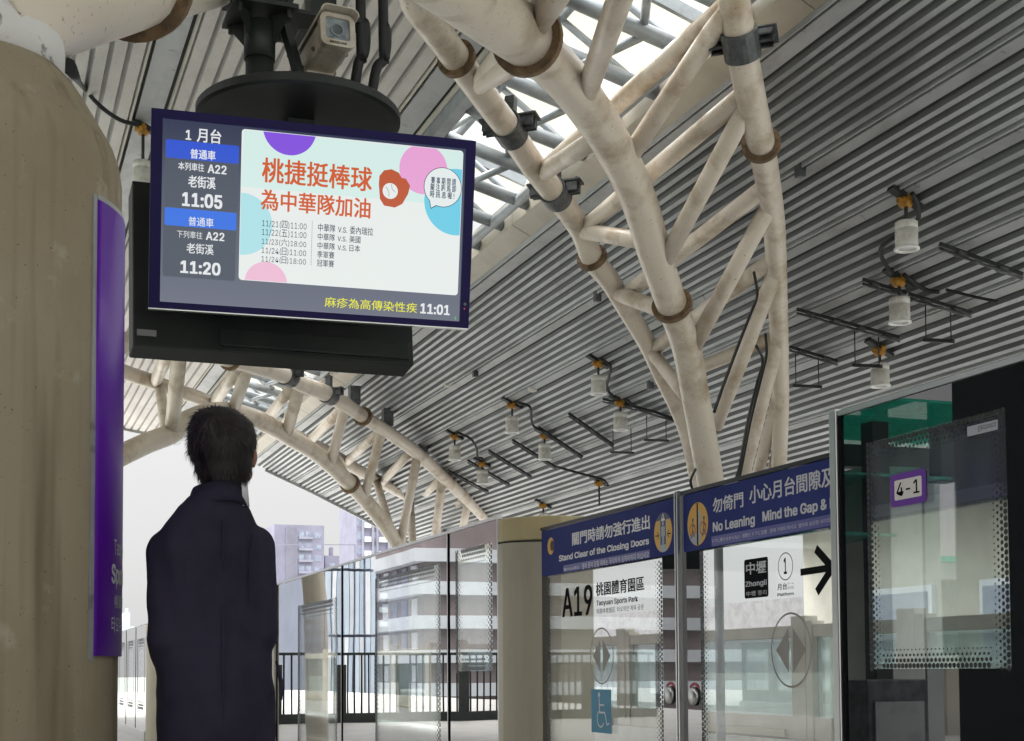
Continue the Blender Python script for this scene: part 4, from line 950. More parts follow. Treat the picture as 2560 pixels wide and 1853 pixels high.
for i in range(24):
    a = sp(1066-i*.33, 757+i*11.3); put_poly(mb, [(a[0]-.0008, a[1]-.002), (a[0]+.0008, a[1]-.002), (a[0]+.0008, a[1]+.002), (a[0]-.0008, a[1]+.002)], S, 0, .005)
obj('dotted_rule', mb, E_NV, scr)
c, e_ = sp(1855, 550), sp(1740, 540); r = math.hypot(c[0]-e_[0], c[1]-e_[1])
mb = MB(); put_poly(mb, disc_poly(c, r), S, 0, .0050); t1, t2, t3 = sp(1770, 620), sp(1782, 680), sp(1830, 655); put_poly(mb, [t1, t2, t3], S, 0, .0052); obj('bubble_outline', mb, E_NV, scr)
mb = MB(); put_poly(mb, disc_poly(c, r-.0022), S, 0, .0058); put_poly(mb, [(t1[0]+.003, t1[1]), (t2[0]+.0012, t2[1]+.004), (t3[0]-.003, t3[1]+.002)], S, 0, .0062); obj('speech_bubble', mb, em('screen bubble white', .78, .84, .84), scr)
for t, p, q in (('賽 事 期 間 請', (1783, 527), (1935, 498)), ('關 注 跑 馬 即', (1780, 568), (1935, 540)), ('時 訊 息 喔 !', (1777, 610), (1925, 581))): stext(t, p, q, E_NV, .02, .007)
gp = [sp(*p) for p in ((1468, 530), (1472, 480), (1500, 447), (1545, 440), (1590, 462), (1606, 492), (1632, 498), (1657, 540), (1645, 590), (1610, 650), (1565, 672), (1500, 660), (1475, 620))]
mb = MB(); put_poly(mb, gp, S, 0, .005); obj('glove', mb, E_GL, scr)
c, e_ = sp(1537, 572), sp(1583, 575); r = math.hypot(c[0]-e_[0], c[1]-e_[1])
mb = MB(); put_poly(mb, disc_poly(c, r), S, 0, .006); bl = obj('ball', mb, E_AD2, scr)
mb = MB(); stroke(mb, [sp(1510, 545), sp(1528, 575), sp(1530, 605)], .0014, S, .0065); stroke(mb, [sp(1545, 532), sp(1548, 560), sp(1568, 580)], .0014, S, .0065); obj('seam', mb, E_NV, scr)
for t, p, q, b in (('1 月台', (300, 268), (517, 203), .02), ('普通車', (328, 374), (482, 330), .02), ('本列車往', (255, 442), (413, 408), .012), ('A22', (433, 462), (548, 420), .02), ('老街溪', (315, 548), (482, 490), .02), ('11:05', (278, 662), (523, 598), .03),
    ('普通車', (317, 780), (470, 738), .008), ('下列車往', (247, 852), (402, 820), .0), ('A22', (422, 867), (535, 826), .02), ('老街溪', (305, 947), (470, 897), .012), ('11:20', (268, 1067), (512, 1008), .03), ('11:01', (1718, 1312), (1898, 1262), .03)): stext(t, p, q, E_W, b, .006)
stext('麻疹為高傳染性疾', (1140, 1272), (1700, 1250), E_YE, .004, .006)
p = sp(1932, 1343); mb = MB(); put_poly(mb, [(p[0]-.003, p[1]-.004), (p[0]+.001, p[1]-.004), (p[0]+.001, p[1]+.006), (p[0]-.003, p[1]+.006)], S, 0, .006); obj('green_mark', mb, E_GN, scr)
mb = MB(); p = sp(1985, 1258); put_poly(mb, disc_poly(p, .006), lambda a, b, l=0.: S(a, b, l)+EN*.012, 0, 0); obj('sensor_window', mb, M_CLAMP, DS)
mb = MB(); p = sp(1981, 1285); put_poly(mb, disc_poly(p, .003), lambda a, b, l=0.: S(a, b, l)+EN*.012, 0, 0); obj('standby_light', mb, em('red standby', .5, .01, .02), DS)
# the matching unit behind it, facing the other way
bTL, bBL, bBR = onY(325, 472, 5.30), onY(332, 872, 5.30), onY(1035, 905, 5.30)
BK = empty('display_back_unit', (1.0, 5.45, 2.1), 'black back to back display housing hanging behind the lit screen', 'screen')
w3 = bBR.x-bBL.x; zb = (bBL.z+bBR.z)/2
c = Vector(((bBL.x+bBR.x)/2+.0, 5.30, zb)); up = Vector((0, .12, 1)).normalized(); n_ = Vector((0, -1, .12)).normalized()
mb = MB(); mb.obox(c+up*.325-n_*.075, Vector((w3/2, 0, 0)), up*.325, n_*.075); obj('housing', mb, M_BLACK, BK, bevel=.006)
mb = MB(); mb.obox(c+up*.055+n_*.004+Vector((.15, 0, 0)), Vector((w3/2-.17, 0, 0)), up*.035, n_*.012); obj('lower_rib', mb, M_BLACK, BK, bevel=.004)
mb = MB(); mb.obox(c+up*.05+n_*.002+Vector((-w3/2+.05, 0, 0)), Vector((.035, 0, 0)), up*.012, n_*.002); obj('rating_plate', mb, M_BAND, BK)
mb = MB()
for i in range(14): mb.obox(c+up*(.15+.03*i)+n_*.001, Vector((w3/2-.2, 0, 0)), up*.004, n_*.003)
obj('vents', mb, M_DARKGAP, BK)
# mount: round plate, pole with flanges, braces
dc = onY(662*D, 258*D, 5.1)
MT = empty('display_mount', (dc.x, dc.y, dc.z), 'black round plate on a flanged pole carrying the hanging screens', 'bracket')
mb = MB(); mb.rev([(0, .012), (.372, .012), (.378, .006), (.378, -.02), (.36, -.024), (0, -.024)], dc, 64, cap=False, sm=False); obj('round_plate', mb, M_BLACK, MT)
pz = onY(649, 165, 5.12); px_ = onY(649, 60, 5.12)
def pole(x, y, z0, z1, r, parent, nm='pole'):
    t = MB(); t.tube([(x, y, z0), (x, y, z1)], r, 20); return obj(nm, t, M_BLACK, parent)
pole(pz.x, 5.12, dc.z+.012, dc.z+.20, .052, MT); pole(pz.x, 5.12, dc.z+.20, dc.z+.34, .058, MT, 'sleeve')
zt = dc.z+.36
for sgn in (0, 1):
    mb = MB(); mb.box((pz.x-.12, 4.99, zt+.07*sgn), (pz.x+.12, 5.25, zt+.016+.07*sgn))
    for q in (-.09, .09):
        for w_ in (-.1, .1):
            mb.tube([(pz.x+q, 5.12+w_, zt+.07*sgn-.03), (pz.x+q, 5.12+w_, zt+.07*sgn+.045)], .011, 6, sm=False)
    obj('flange_plate', mb, M_BLACK, MT)
for a in range(4):
    mb = MB(); d_ = Vector((math.cos(a*math.pi/2+.78), math.sin(a*math.pi/2+.78), 0)); mb.add([Vector((pz.x, 5.12, zt))+d_*.05, Vector((pz.x, 5.12, zt))+d_*.15, Vector((pz.x, 5.12, zt-.11))+d_*.055], [(0, 1, 2)]); obj('gusset', mb, M_BLACK, MT)
mb = MB(); mb.box((pz.x-.045, 5.06, zt+.086), (pz.x+.045, 5.18, 6.6)); obj('hanger_post', mb, M_BLACK, MT)
mb = MB(); mb.bar((pz.x+.09, 5.10, zt-.02), (pz.x+.20, 5.14, dc.z+.01), .035, .03); obj('brace', mb, M_BLACK, MT)
x2 = onY(800, 30, 5.35).x
mb = MB(); mb.box((x2-.05, 5.28, zt+.10), (x2+.05, 5.40, 6.6)); mb.box((x2-.13, 5.2, zt+.085), (x2+.13, 5.48, zt+.10)); mb.box((x2-.11, 5.22, zt+.02), (x2+.11, 5.46, zt+.035)); mb.bar((x2, 5.34, zt+.03), (dc.x+.05, 5.3, dc.z+.012), .05, .05); obj('hanger_post', mb, M_BLACK, MT)
# side arms down to the two housings
mb = MB(); mb.box((dc.x-.05, 5.06, 2.55), (dc.x+.05, 5.16, dc.z-.024)); mb.box((dc.x-.2, 5.02, 2.45), (dc.x+.2, 5.20, 2.56)); mb.bar((dc.x, 5.10, 2.50), SC-EN*.12, .06, .06); mb.bar((dc.x, 5.12, 2.50), c+up*.33-n_*.0, .06, .06); obj('yoke', mb, M_BLACK, MT)
for xa in (((1540, 0), (1560, 160), (1562, 300), (1540, 390), (1490, 470), (1420, 560)), ((1395, 0), (1420, 130), (1428, 250), (1415, 350), (1375, 440), (1310, 515))):
    pts = [onY(360+x/2.577, y/2.577, 5.22) for x, y in xa]; pts[-1] = Vector((pts[-1].x, 5.18, dc.z+.005)); pts = [Vector((pts[0].x-.01, 5.24, 6.62))]+pts
    t = MB(); t.tube(spline(pts, 6), .020, 12); obj('conduit', t, M_RUBBER, MT)
# surveillance camera standing on the plate
cf = onY(845, 76, 4.90)
CT = empty('security_camera', (cf.x, cf.y+.15, dc.z+.012), 'boxy weathered white security camera standing on the round black plate', 'camera')
fw = (Vector((cf.x-.035, 5.31, cf.z-.045))-cf).normalized(); sx_ = fw.cross(Vector((0, 0, 1))).normalized(); uz_ = sx_.cross(fw)
if sx_.x < 0: sx_ = -sx_
M_CAM = pmat('weathered ivory paint', (.56, .51, .43), .45, 0, (.36, .30, .22), 8, .45, .68)
def shell(name, w, h, o0, o1, r, mat_, dz=0, taper=1.0):
    P = rrect(-w/2, -h/2, w/2, h/2, r, 4); Q = rrect(-w/2*taper, -h/2*taper, w/2*taper, h/2*taper, r*taper, 4); n = len(P); mb = MB()
    a = [cf+fw*o0+sx_*x+uz_*(y+dz) for x, y in P]; b = [cf+fw*o1+sx_*x+uz_*(y+dz) for x, y in Q]
    mb.add(a+b, [tuple(range(n)), tuple(reversed(range(n, 2*n)))]+[(i, (i+1) % n, n+(i+1) % n, n+i) for i in range(n)]); return obj(name, mb, mat_, CT)
shell('body', .118, .108, .012, .36, .018, M_CAM); 
P = rrect(-.066, -.062, .066, .066, .026, 5); Pi = rrect(-.047, -.036, .047, .05, .012, 5); n = len(P); mb = MB()
mb.add([cf+sx_*x+uz_*y for x, y in P]+[cf+sx_*x+uz_*y for x, y in Pi]+[cf+fw*.03+sx_*x+uz_*y for x, y in P]+[cf+fw*.012+sx_*x+uz_*y for x, y in Pi], [(i, (i+1) % n, n+(i+1) % n, n+i) for i in range(n)]+[(i, (i+1) % n, 2*n+(i+1) % n, 2*n+i) for i in range(n)]+[(n+i, n+(i+1) % n, 3*n+(i+1) % n, 3*n+i) for i in range(n)]); obj('front_frame', mb, M_CAM, CT)
M_LENS = pmat('pale lens window', (.33, .38, .40), .08, 0, (.16, .20, .22), 30, spec=.8)
mb = MB(); mb.add([cf+fw*.011+sx_*x+uz_*y for x, y in Pi], [tuple(range(n))]); wn_ = obj('window', mb, M_LENS, CT)
mb = MB(); mb.rev([(.020, 0), (.020, .006), (.026, .006), (.026, 0)], cf+fw*.0105+uz_*.006, 28, axis=-fw, sm=False); obj('lens', mb, pmat('grey lens ring', (.25, .29, .30), .2), wn_)
mb = MB(); hood = [(x*1.05, y*1.05+.004) for x, y in rrect(-.066, -.062, .066, .066, .026, 5) if y > -.02]; hood.sort(key=lambda p: math.atan2(p[0], p[1]+.02)); m_ = len(hood)
mb.add([cf-fw*.035+sx_*x+uz_*y for x, y in hood]+[cf+fw*.34+sx_*x+uz_*y for x, y in hood]+[cf-fw*.035+sx_*x*1.05+uz_*(y*1.05+.001) for x, y in hood]+[cf+fw*.34+sx_*x*1.05+uz_*(y*1.05+.001) for x, y in hood], [(i, i+1, m_+i+1, m_+i) for i in range(m_-1)]+[(2*m_+i, 2*m_+i+1, 3*m_+i+1, 3*m_+i) for i in range(m_-1)]+[(i, i+1, 2*m_+i+1, 2*m_+i) for i in range(m_-1)]+[(0, 2*m_, 3*m_, m_), (m_-1, 3*m_-1, 4*m_-1, 2*m_-1)]); obj('sun_shield', mb, M_CAM, CT)
mb = MB(); put_text(mb, 'MASSLOAD', (-.032, -.053), (.032, -.043), lambda a, b, l=0.: cf-fw*.0008+sx_*a+uz_*b, .02); obj('lettering', mb, M_INK, CT)
bs = cf+fw*.24; mb = MB(); mb.tube([(bs.x, bs.y, dc.z+.012), (bs.x, bs.y, bs.z-.05)], .03, 14); mb.box((bs.x-.07, bs.y-.06, dc.z+.0125), (bs.x+.07, bs.y+.06, dc.z+.022)); mb.box((bs.x-.05, bs.y-.04, bs.z-.075), (bs.x+.05, bs.y+.06, bs.z-.05)); obj('stand', mb, M_CAM, CT)
mb = MB(); 
for sg in (-1, 1):
    for o_ in (.1, .24): mb.ball(cf+fw*o_+sx_*sg*.063-uz_*.03, .009, nu=8, nv=6)
obj('thumb_screws', mb, M_RUST, CT)

# ------------------------------------------------------------------ pendant lamps, channels and conduits under the roof
def d2(x, y): return (x*D, y*D)
def lamp(can_px, mount_px, label, bare=False):
    m_ = onroof(*mount_px, .05); dist = (m_-C0).dot(FW)
    h = (can_px[1]-mount_px[1])/FPX*dist if not bare else .42
    rt = empty('pendant_lamp', m_, label, 'lamp', 'white can lamps under the metal roof')
    mb = MB(); mb.obox(m_+Vector((0, 0, .0)), (.16, 0, -.075), (0, .05, 0), (.01, 0, .022)); obj('mounting_plate', mb, M_BLACK, rt)
    mb = MB(); mb.tube([m_+Vector((0, 0, .02)), m_+Vector((0, 0, -.09))], .055, 10); mb.tube([m_+Vector((-.085, 0, -.035)), m_+Vector((.085, 0, -.035))], .03, 8); mb.tube([m_+Vector((0, -.085, -.035)), m_+Vector((0, .085, -.035))], .03, 8); obj('junction_box', mb, M_ORANGE, rt)
    zc = m_.z-h; r = .103; hh_ = .25
    mb = MB(); mb.tube([m_+Vector((0, 0, -.08)), (m_.x, m_.y, zc+(hh_/2 if not bare else 0))], .017, 8); obj('stem', mb, M_DARKROD, rt)
    if bare: return rt
    c_ = (m_.x, m_.y, zc)
    mb = MB(); mb.rev([(.03, hh_/2+.012), (.09, hh_/2+.010), (r, hh_/2), (r, hh_/2-.055), (r-.004, hh_/2-.058), (r-.004, hh_/2-.064), (r, hh_/2-.067), (r, -hh_/2+.02)], c_, 28, cap=False); obj('can', mb, M_LAMP, rt)
    mb = MB(); mb.rev([(r, -hh_/2+.02), (r+.012, -hh_/2+.014), (r+.014, -hh_/2), (r-.016, -hh_/2), (r-.022, -hh_/2+.012)], c_, 28, cap=False); obj('rim', mb, M_LAMPRIM, rt)
    mb = MB(); mb.rev([(0, -hh_/2+.013), (r-.02, -hh_/2+.012), (r-.02, -hh_/2+.016), (0, -hh_/2+.017)], c_, 24, cap=False); obj('diffuser', mb, M_DIFF, rt)
    return rt
LAMPS = [((2010, 525), (2006, 437), 'large white can lamp highest at the right of the tall truss leg'), ((1993, 690), (1991, 615), 'white can lamp in the middle of the three at the far right'), ((1949, 833), (1948, 770), 'lowest of the three can lamps at the far right, above the dark glass'),
    ((1323, 855), (1325, 800), 'white can lamp just left of the main truss leg, upper of the pair'), ((1373, 935), (1374, 888), 'white can lamp against the main truss leg, lower of the pair'), ((1134, 943), (1134, 893), 'white can lamp in the roof middle, upper of the middle pair'), ((1205, 1002), (1206, 961), 'white can lamp in the roof middle, lower of the middle pair'),
    ((1007, 1005), (1007, 963), 'small white can lamp beside the far truss, upper of the pair'), ((1068, 1058), (1068, 1024), 'small white can lamp beside the far truss, lower of the pair'), ((1203, 1152), (1203, 1116), 'small white can lamp just above the beige gate post cap'), ((316, 388), (317, 280), 'white can lamp peeking out left of the lit screen')]
for cp_, mp_, lb_ in LAMPS: lamp(d2(*cp_), d2(*mp_), lb_)
lamp(d2(1327, 1100), d2(1327, 1066), 'bare lamp stem without its can above the Stand Clear sign', True)
cz = lambda x, y: (1080+x/3.0414, 820+y/3.0414)
c6 = lambda x, y: (1900+x/2.345, 300+y/2.345)
RAILS = [(cz(1040, 650), cz(1380, 890)), (cz(810, 755), cz(1145, 980)), (cz(1300, 540), cz(1560, 605)), (cz(1560, 600), cz(1885, 700)), (cz(610, 850), cz(945, 1060)), (cz(430, 930), cz(755, 1130)), (cz(270, 1005), cz(590, 1190)), (cz(120, 1080), cz(430, 1245)),
    (c6(600, 935), c6(860, 1015)), (c6(870, 1020), c6(1240, 1130)), (c6(215, 1110), c6(820, 1275)), (c6(1050, 725), c6(1540, 905)), (c6(175, 1330), c6(455, 1415))]
names_ = ['longest channel left of the main truss leg', 'channel beside the middle lower lamp', 'short channel at the lamp by the truss leg', 'channel running behind the main truss leg', 'channel under the middle pair of lamps', 'channel between the two lamp pairs', 'channel under the pair of small lamps', 'channel reaching the far truss', 'short channel at the middle right lamp', 'channel running right of the middle right lamp', 'long channel left of the lowest right lamp', 'channel at the right edge of the picture', 'short channel low beside the truss foot']
for (a, b), nm in zip(RAILS, names_):
    A, B = onroof(*a, .075), onroof(*b, .075); B = Vector((B.x, A.y+(B.y-A.y), B.z)); rt = empty('strut_channel', A, 'dark perforated ' + nm, 'channel', 'dark metal channels under the roof')
    dd = (B-A).normalized(); mb = MB(); mb.bar(A, B, .034, .034); obj('channel', mb, M_BLACK, rt)
    mb = MB(); L = (B-A).length; k_ = max(2, int(L/.28))
    for i in range(k_):
        q = A.lerp(B, (i+.5)/k_); mb.obox(q+Vector((0, .0, -.03)), dd*.035, Vector((0, .05, 0)), Vector((0, 0, .012)))
    mb.tube([A+Vector((0, 0, -.045)), B+Vector((0, 0, -.045))], .014, 6); obj('clips', mb, M_CLAMP, rt)
for pts, lb_ in (([cz(1280, 230), cz(1355, 290), cz(1345, 370), cz(1330, 450), cz(1370, 515), cz(1425, 535)], 'black conduit linking the two lamps by the truss leg'), ([cz(645, 565), cz(745, 600), cz(755, 690), cz(775, 750), cz(845, 785)], 'black conduit linking the middle pair of lamps'), ([cz(195, 795), cz(290, 840), cz(340, 915), cz(345, 980), cz(385, 992)], 'black conduit linking the pair of small lamps'), ([cz(945, 1055), cz(1120, 1105), cz(1290, 1150), cz(1330, 1185)], 'black conduit running down to the bare lamp stem'), ([cz(1470, 540), cz(1560, 605), cz(1700, 640), cz(1880, 715)], 'black cable leading from the lamp to the truss leg'),
        ([c6(840, 905), c6(960, 990), c6(1050, 1010)], 'short black conduit right of the middle right lamp'), ([c6(800, 680), c6(710, 750), c6(720, 820), c6(770, 895)], 'black conduit between the two upper right lamps'), ([c6(1090, 995), c6(1270, 1040), c6(1400, 1065)], 'thin black conduit near the right picture edge'), ([c6(890, 430), c6(920, 480), c6(930, 560), c6(915, 600)], 'short black cable looping down to the uppermost right lamp'), (((175, 168), (205, 215), (250, 265), (300, 300), (345, 312)), 'thick black cable sagging from the column top to a lamp')):
    off = .11 if 'column' not in lb_ else .25
    P = [onroof(*p, off) for p in pts]
    if 'column' in lb_: P = [onroof(*p, .25) for p in pts]; P[0] = onY(172, 165, 4.0)
    t = MB(); t.tube(spline(P, 4), .022 if 'thin' not in lb_ else .016, 8); tag(obj('conduit', t, M_RUBBER), lb_, 'conduit', 'black conduits under the roof')
# hanging tray brackets
for a, b, nm in ((cz(1365, 945), cz(1528, 950), 'nearer the lamp'), (cz(1620, 852), cz(1795, 858), 'by the truss leg'), (c6(960, 1290), c6(1135, 1298), 'right of the middle right lamp'), (c6(545, 1438), c6(712, 1445), 'over the lowest right lamp'), (c6(198, 1558), c6(358, 1565), 'at the truss foot')):
    A, B = onroof(*a, .40), onroof(*b, .40); B = Vector((B.x, A.y+.0, A.z)) if (B-A).length > 3 else B
    rt = empty('hanging_bracket', A, 'thin rods holding a dark bar below the roof ' + nm, 'bracket', 'hanging bars under the roof')
    mb = MB(); mb.bar(A, B, .05, .035); obj('bar', mb, M_BLACK, rt)
    for q in (A.lerp(B, .08), A.lerp(B, .92)):
        t = MB(); t.tube([q, (q.x, q.y, roofz(q.x))], .007, 6); obj('rod', t, M_DARKROD, rt)
lt = MB()
A, B = onroof(*cz(1270, 960), .36), onroof(*cz(1900, 800), .36)
# small round detectors on the flat trim strips
for px, lb_ in ((cz(765, 465), 'small grey dome detector above the middle lamps'), (cz(125, 430), 'small white dome detector near the lit screen'), (cz(330, 320), 'small dark box detector on the roof trim'), (cz(1660, 410), 'small dark box detector above the lower lamp'), (c5(205, 510), 'small dark box detector left of the truss leg'), (c6(235, 270), 'small dark box detector right of the truss leg')):
    p = onroof(*px, .02); mb = MB()
    if 'dome' in lb_: mb.rev([(.075, .03), (.075, -.005), (.055, -.04), (.0, -.055)], p, 18, cap=False)
    else: mb.box((p.x-.04, p.y-.04, p.z-.11), (p.x+.04, p.y+.04, p.z+.03))
    tag(obj('detector', mb, M_LAMP if 'dome' in lb_ else M_CLAMP, bevel=0 if 'dome' in lb_ else .008), lb_, 'detector', 'small detectors on the roof')
# cables strapped to the truss legs
for pts, lb_ in (([c5(1062, 395), c5(1080, 520), c5(1045, 620), c5(990, 760), c5(900, 1000), c5(845, 1160)], 'black cable hanging along the truss brace'), ([c5(1075, 800), c5(1110, 880), c5(1080, 1000), c5(1030, 1200), c5(985, 1450), c5(960, 1540)], 'black cable pair running down the right truss legs'), ([c5(1125, 730), c5(1130, 850), c5(1095, 1000), c5(1045, 1200), c5(1000, 1430), c5(975, 1550)], 'second black cable beside the pair on the truss legs'), ([c5(742, 1475), c5(715, 1540), c5(740, 1610), c5(800, 1650)], 'black cable loop at the foot of the main truss leg')):
    P = [onplane(*p, YC, -1.0 if 'loop' not in lb_ else -.25) for p in pts]; t = MB(); t.tube(spline(P, 4), .013, 8); tag(obj('cable', t, M_RUBBER), lb_, 'cable', 'cables on the truss')
# ------------------------------------------------------------------ the man looking up at the screen
def remesh(mb, vox, mat_, name, parent, smooth=4, wrinkle=None):
    o = obj(name+'_src', mb, mat_, None, fix=False)
    r = o.modifiers.new('r', 'REMESH'); r.mode = 'VOXEL'; r.voxel_size = vox
    sm = o.modifiers.new('s', 'SMOOTH'); sm.iterations = smooth; sm.factor = .5
    dg = bpy.context.evaluated_depsgraph_get(); dg.update(); me = bpy.data.meshes.new_from_object(o.evaluated_get(dg)); bpy.data.objects.remove(o)
    me.name = name; me.materials.clear(); me.materials.append(mat_)
    if wrinkle:
        amp, sc = wrinkle
        for v in me.vertices:
            q = v.co; n = v.normal; w_ = mnoise.noise(Vector((q.x*sc*1.3, q.y*sc, q.z*sc*.45)))+.8*(.35-abs(mnoise.noise(Vector((q.x*sc*1.1+q.z*sc*.7+7, q.y*sc, q.z*sc*.8-q.x*sc*.5)))))+.35*mnoise.noise(Vector((q.x*sc*2.6+7, q.y*sc*2, q.z*sc*1.5)))
            v.co = q+n*(amp*w_)
    for p in me.polygons: p.use_smooth = True
    c = bpy.data.objects.new(name, me); COL.objects.link(c); attach(c, parent); return c
def cap(mb, a, b, ra, rb, n=14):      # a tapered limb with rounded ends
    a, b = Vector(a), Vector(b); mb.tube([a, a.lerp(b, .5), b], [ra, (ra+rb)/2, rb], n); mb.ball(a, ra, nu=n, nv=8); mb.ball(b, rb, nu=n, nv=8)
def loft(mb, rings, n=28):           # (z, cx, cy, half width, half depth)
    vs_ = []
    for z, cx, cy_, a, b in rings:
        for k in range(n):
            t = 2*math.pi*k/n; c_, s_ = math.cos(t), math.sin(t); e = .8
            vs_.append((cx+a*math.copysign(abs(c_)**e, c_), cy_+b*math.copysign(abs(s_)**e, s_), z))
    m_ = len(rings); mb.add(vs_, [(i*n+k, i*n+(k+1) % n, (i+1)*n+(k+1) % n, (i+1)*n+k) for i in range(m_-1) for k in range(n)]+[tuple(reversed(range(n))), tuple(range((m_-1)*n, m_*n))], 0, True)
MAN = empty('person', (.62, 4.12, 0), 'dark haired man in a long navy jacket seen from behind below the screen', 'person')
M_SKIN = pmat('warm skin', (.50, .29, .21), .5, 0, (.44, .23, .16), 14, spec=.35)
M_JACKET = pmat('dark navy cloth', (.036, .032, .056), .85, 0, (.023, .021, .038), 5, .4, .7, bump=.12, bscale=260, spec=.2)
M_TROUS = pmat('charcoal cloth', (.022, .022, .026), .9, bump=.1, bscale=200)
M_HAIR = pmat('black hair', (.013, .010, .011), .48, 0, (.024, .018, .018), 40, spec=.4)
M_SHIRT = pmat('white shirt cotton', (.78, .78, .84), .8)
hc = Vector((.657, 4.13, 1.585)); yw, pt_ = R_(20), R_(24)
HF = Vector((math.sin(yw)*math.cos(pt_), math.cos(yw)*math.cos(pt_), math.sin(pt_))); HS = Vector((math.cos(yw), -math.sin(yw), 0)); HU = HS.cross(HF)
HR = Matrix((HS, HF, HU)).transposed()
def hp(s_, f_, u_): return hc+HS*s_+HF*f_+HU*u_
b = MB()
b.ball(hc, .074, .092, .092, 24, 16, rot=HR); b.ball(hp(0, .028, -.045), .058, .066, .075, 20, 14, rot=HR); b.ball(hp(0, .06, -.105), .034, .034, .028, 14, 10, rot=HR)
for sg in (-1, 1):
    b.ball(hp(sg*.03, .082, -.005), .026, .014, .012, 12, 8, rot=HR); b.ball(hp(sg*.045, .066, -.045), .024, .02, .022, 12, 8, rot=HR)
    b.ball(hp(sg*.078, -.004, -.028), .010, .021, .033, 12, 10, rot=HR); b.ball(hp(sg*.086, -.012, -.020), .007, .016, .024, 12, 10, rot=HR)
    b.ball(hp(sg*.05, .02, -.085), .02, .04, .022, 12, 8, rot=HR)
b.tube([hp(0, .092, .0), hp(0, .106, -.028), hp(0, .108, -.044)], [.008, .012, .014], 10); b.ball(hp(0, .10, -.045), .018, .014, .010, rot=HR)
b.ball(hp(0, .092, -.073), .022, .010, .006, rot=HR); b.ball(hp(0, .090, -.083), .019, .010, .006, rot=HR)
cap(b, (.636, 4.125, 1.40), (.650, 4.13, 1.53), .058, .055)
loft(b, [(.78, .625, 4.13, .135, .09), (.95, .625, 4.13, .128, .085), (1.10, .618, 4.13, .138, .09), (1.25, .612, 4.125, .145, .09), (1.33, .615, 4.125, .11, .07), (1.40, .63, 4.125, .06, .055)])
ARMS = {-1: ((.484, 4.125, 1.274), (.486, 4.085, 1.03), (.540, 4.28, .865)), 1: ((.744, 4.12, 1.294), (.750, 4.085, 1.045), (.712, 4.27, .87))}
for sg, (sh, el, wr) in ARMS.items():
    cap(b, sh, el, .044, .037); cap(b, el, wr, .036, .026)
    w0 = Vector(wr); dr = (Vector((.60 if sg < 0 else .64, 4.315, .80))-w0).normalized(); sd_ = dr.cross(Vector((0, 1, 0))).normalized(); nm = dr.cross(sd_)
    b.obox(w0+dr*.045, dr*.045, sd_*.036, nm*.012); b.ball(w0+dr*.02, .030, .02, .03)
    for q, (off, L) in enumerate(((-.030, .066), (-.010, .076), (.010, .072), (.029, .056))):
        p0_ = w0+dr*.085+sd_*off; p1_ = p0_+dr*L*.5+nm*.006; p2_ = p1_+dr*L*.45+nm*.02; cap(b, p0_-dr*.02, p1_, .0088, .0082, 8); cap(b, p1_, p2_, .0082, .007, 8)
    p0_ = w0+dr*.025-sd_*.03; p1_ = p0_+dr*.035-sd_*.026+nm*.012; cap(b, p0_, p1_, .011, .0095, 8); cap(b, p1_, p1_+dr*.03-sd_*.004+nm*.008, .0095, .008, 8)
for sg, x in ((-1, .555), (1, .70)):
    cap(b, (x, 4.13, .82), (x+.005*sg, 4.125, .46), .078, .055); cap(b, (x+.005*sg, 4.125, .46), (x+.008*sg, 4.10, .09), .052, .036); cap(b, (x+.008*sg, 4.10, .06), (x+.02*sg, 4.26, .035), .034, .03)
remesh(b, .0062, M_SKIN, 'body', MAN, 3)
# eyes and brows
mb = MB()
for sg in (-1, 1): mb.ball(hp(sg*.030, .0895, -.012), .011, .006, .006, 12, 8, rot=HR)
ey = obj('eyes', mb, M_LAMPRIM, MAN)
mb = MB()
for sg in (-1, 1): mb.ball(hp(sg*.030, .0942, -.011), .005, .003, .005, 10, 8, rot=HR); mb.tube([hp(sg*.016, .097, .006), hp(sg*.032, .096, .011), hp(sg*.048, .087, .006)], [.003, .004, .002], 6)
obj('brows_and_pupils', mb, M_HAIR, MAN)
# hair: a full crop, longer at the nape, with loose ends standing out against the sky
mb = MB(); mb.ball(hp(0, -.012, .026), .091, .104, .094, 28, 18, rot=HR); mb.ball(hp(0, -.050, -.030), .083, .066, .092, 24, 16, rot=HR); mb.ball(hp(-.022, -.010, .048), .080, .092, .078, 24, 16, rot=HR); mb.ball(hp(-.060, -.02, .015), .044, .066, .066, 18, 12, rot=HR); mb.ball(hp(0, -.055, -.098), .058, .036, .052, 20, 12, rot=HR)
hr = remesh(mb, .008, M_HAIR, 'hair', MAN, 3, (.004, 30))
me = hr.data; rnd = random.Random(5); vs_ = [(v.co.copy(), v.normal.copy()) for v in me.vertices]; st = MB()
for i in range(9000):
    p, n_ = rnd.choice(vs_); loc = p-hc; f_ = loc.dot(HF); u_ = loc.dot(HU)
    if f_ > .055 and u_ < .055: continue
    swirl = HU*-.75+HS*.18*rnd.uniform(-1, 1)+HF*(.25 if u_ > .04 else -.05); tdir = (swirl-n_*swirl.dot(n_)); 
    if tdir.length < 1e-3: continue
    tdir.normalize(); L = rnd.uniform(.016, .034); lift = rnd.uniform(.04, .42)*(1.7 if loc.dot(HS) < -.055 else 1)
    a_ = p-n_*.004; m1 = a_+tdir*L*.55+n_*L*lift*.7; m2 = a_+tdir*L+n_*L*lift*.95+Vector((0, 0, -.004)); sdv = tdir.cross(n_).normalized()*rnd.uniform(.0006, .0013)
    st.add([a_-sdv, a_+sdv, m1+sdv*.8, m1-sdv*.8, m2, a_-n_*.002], [(0, 1, 2, 3), (3, 2, 4), (0, 3, 5), (1, 5, 2)], 0, True)
obj('hair_strands', st, M_HAIR, hr, fix=False)
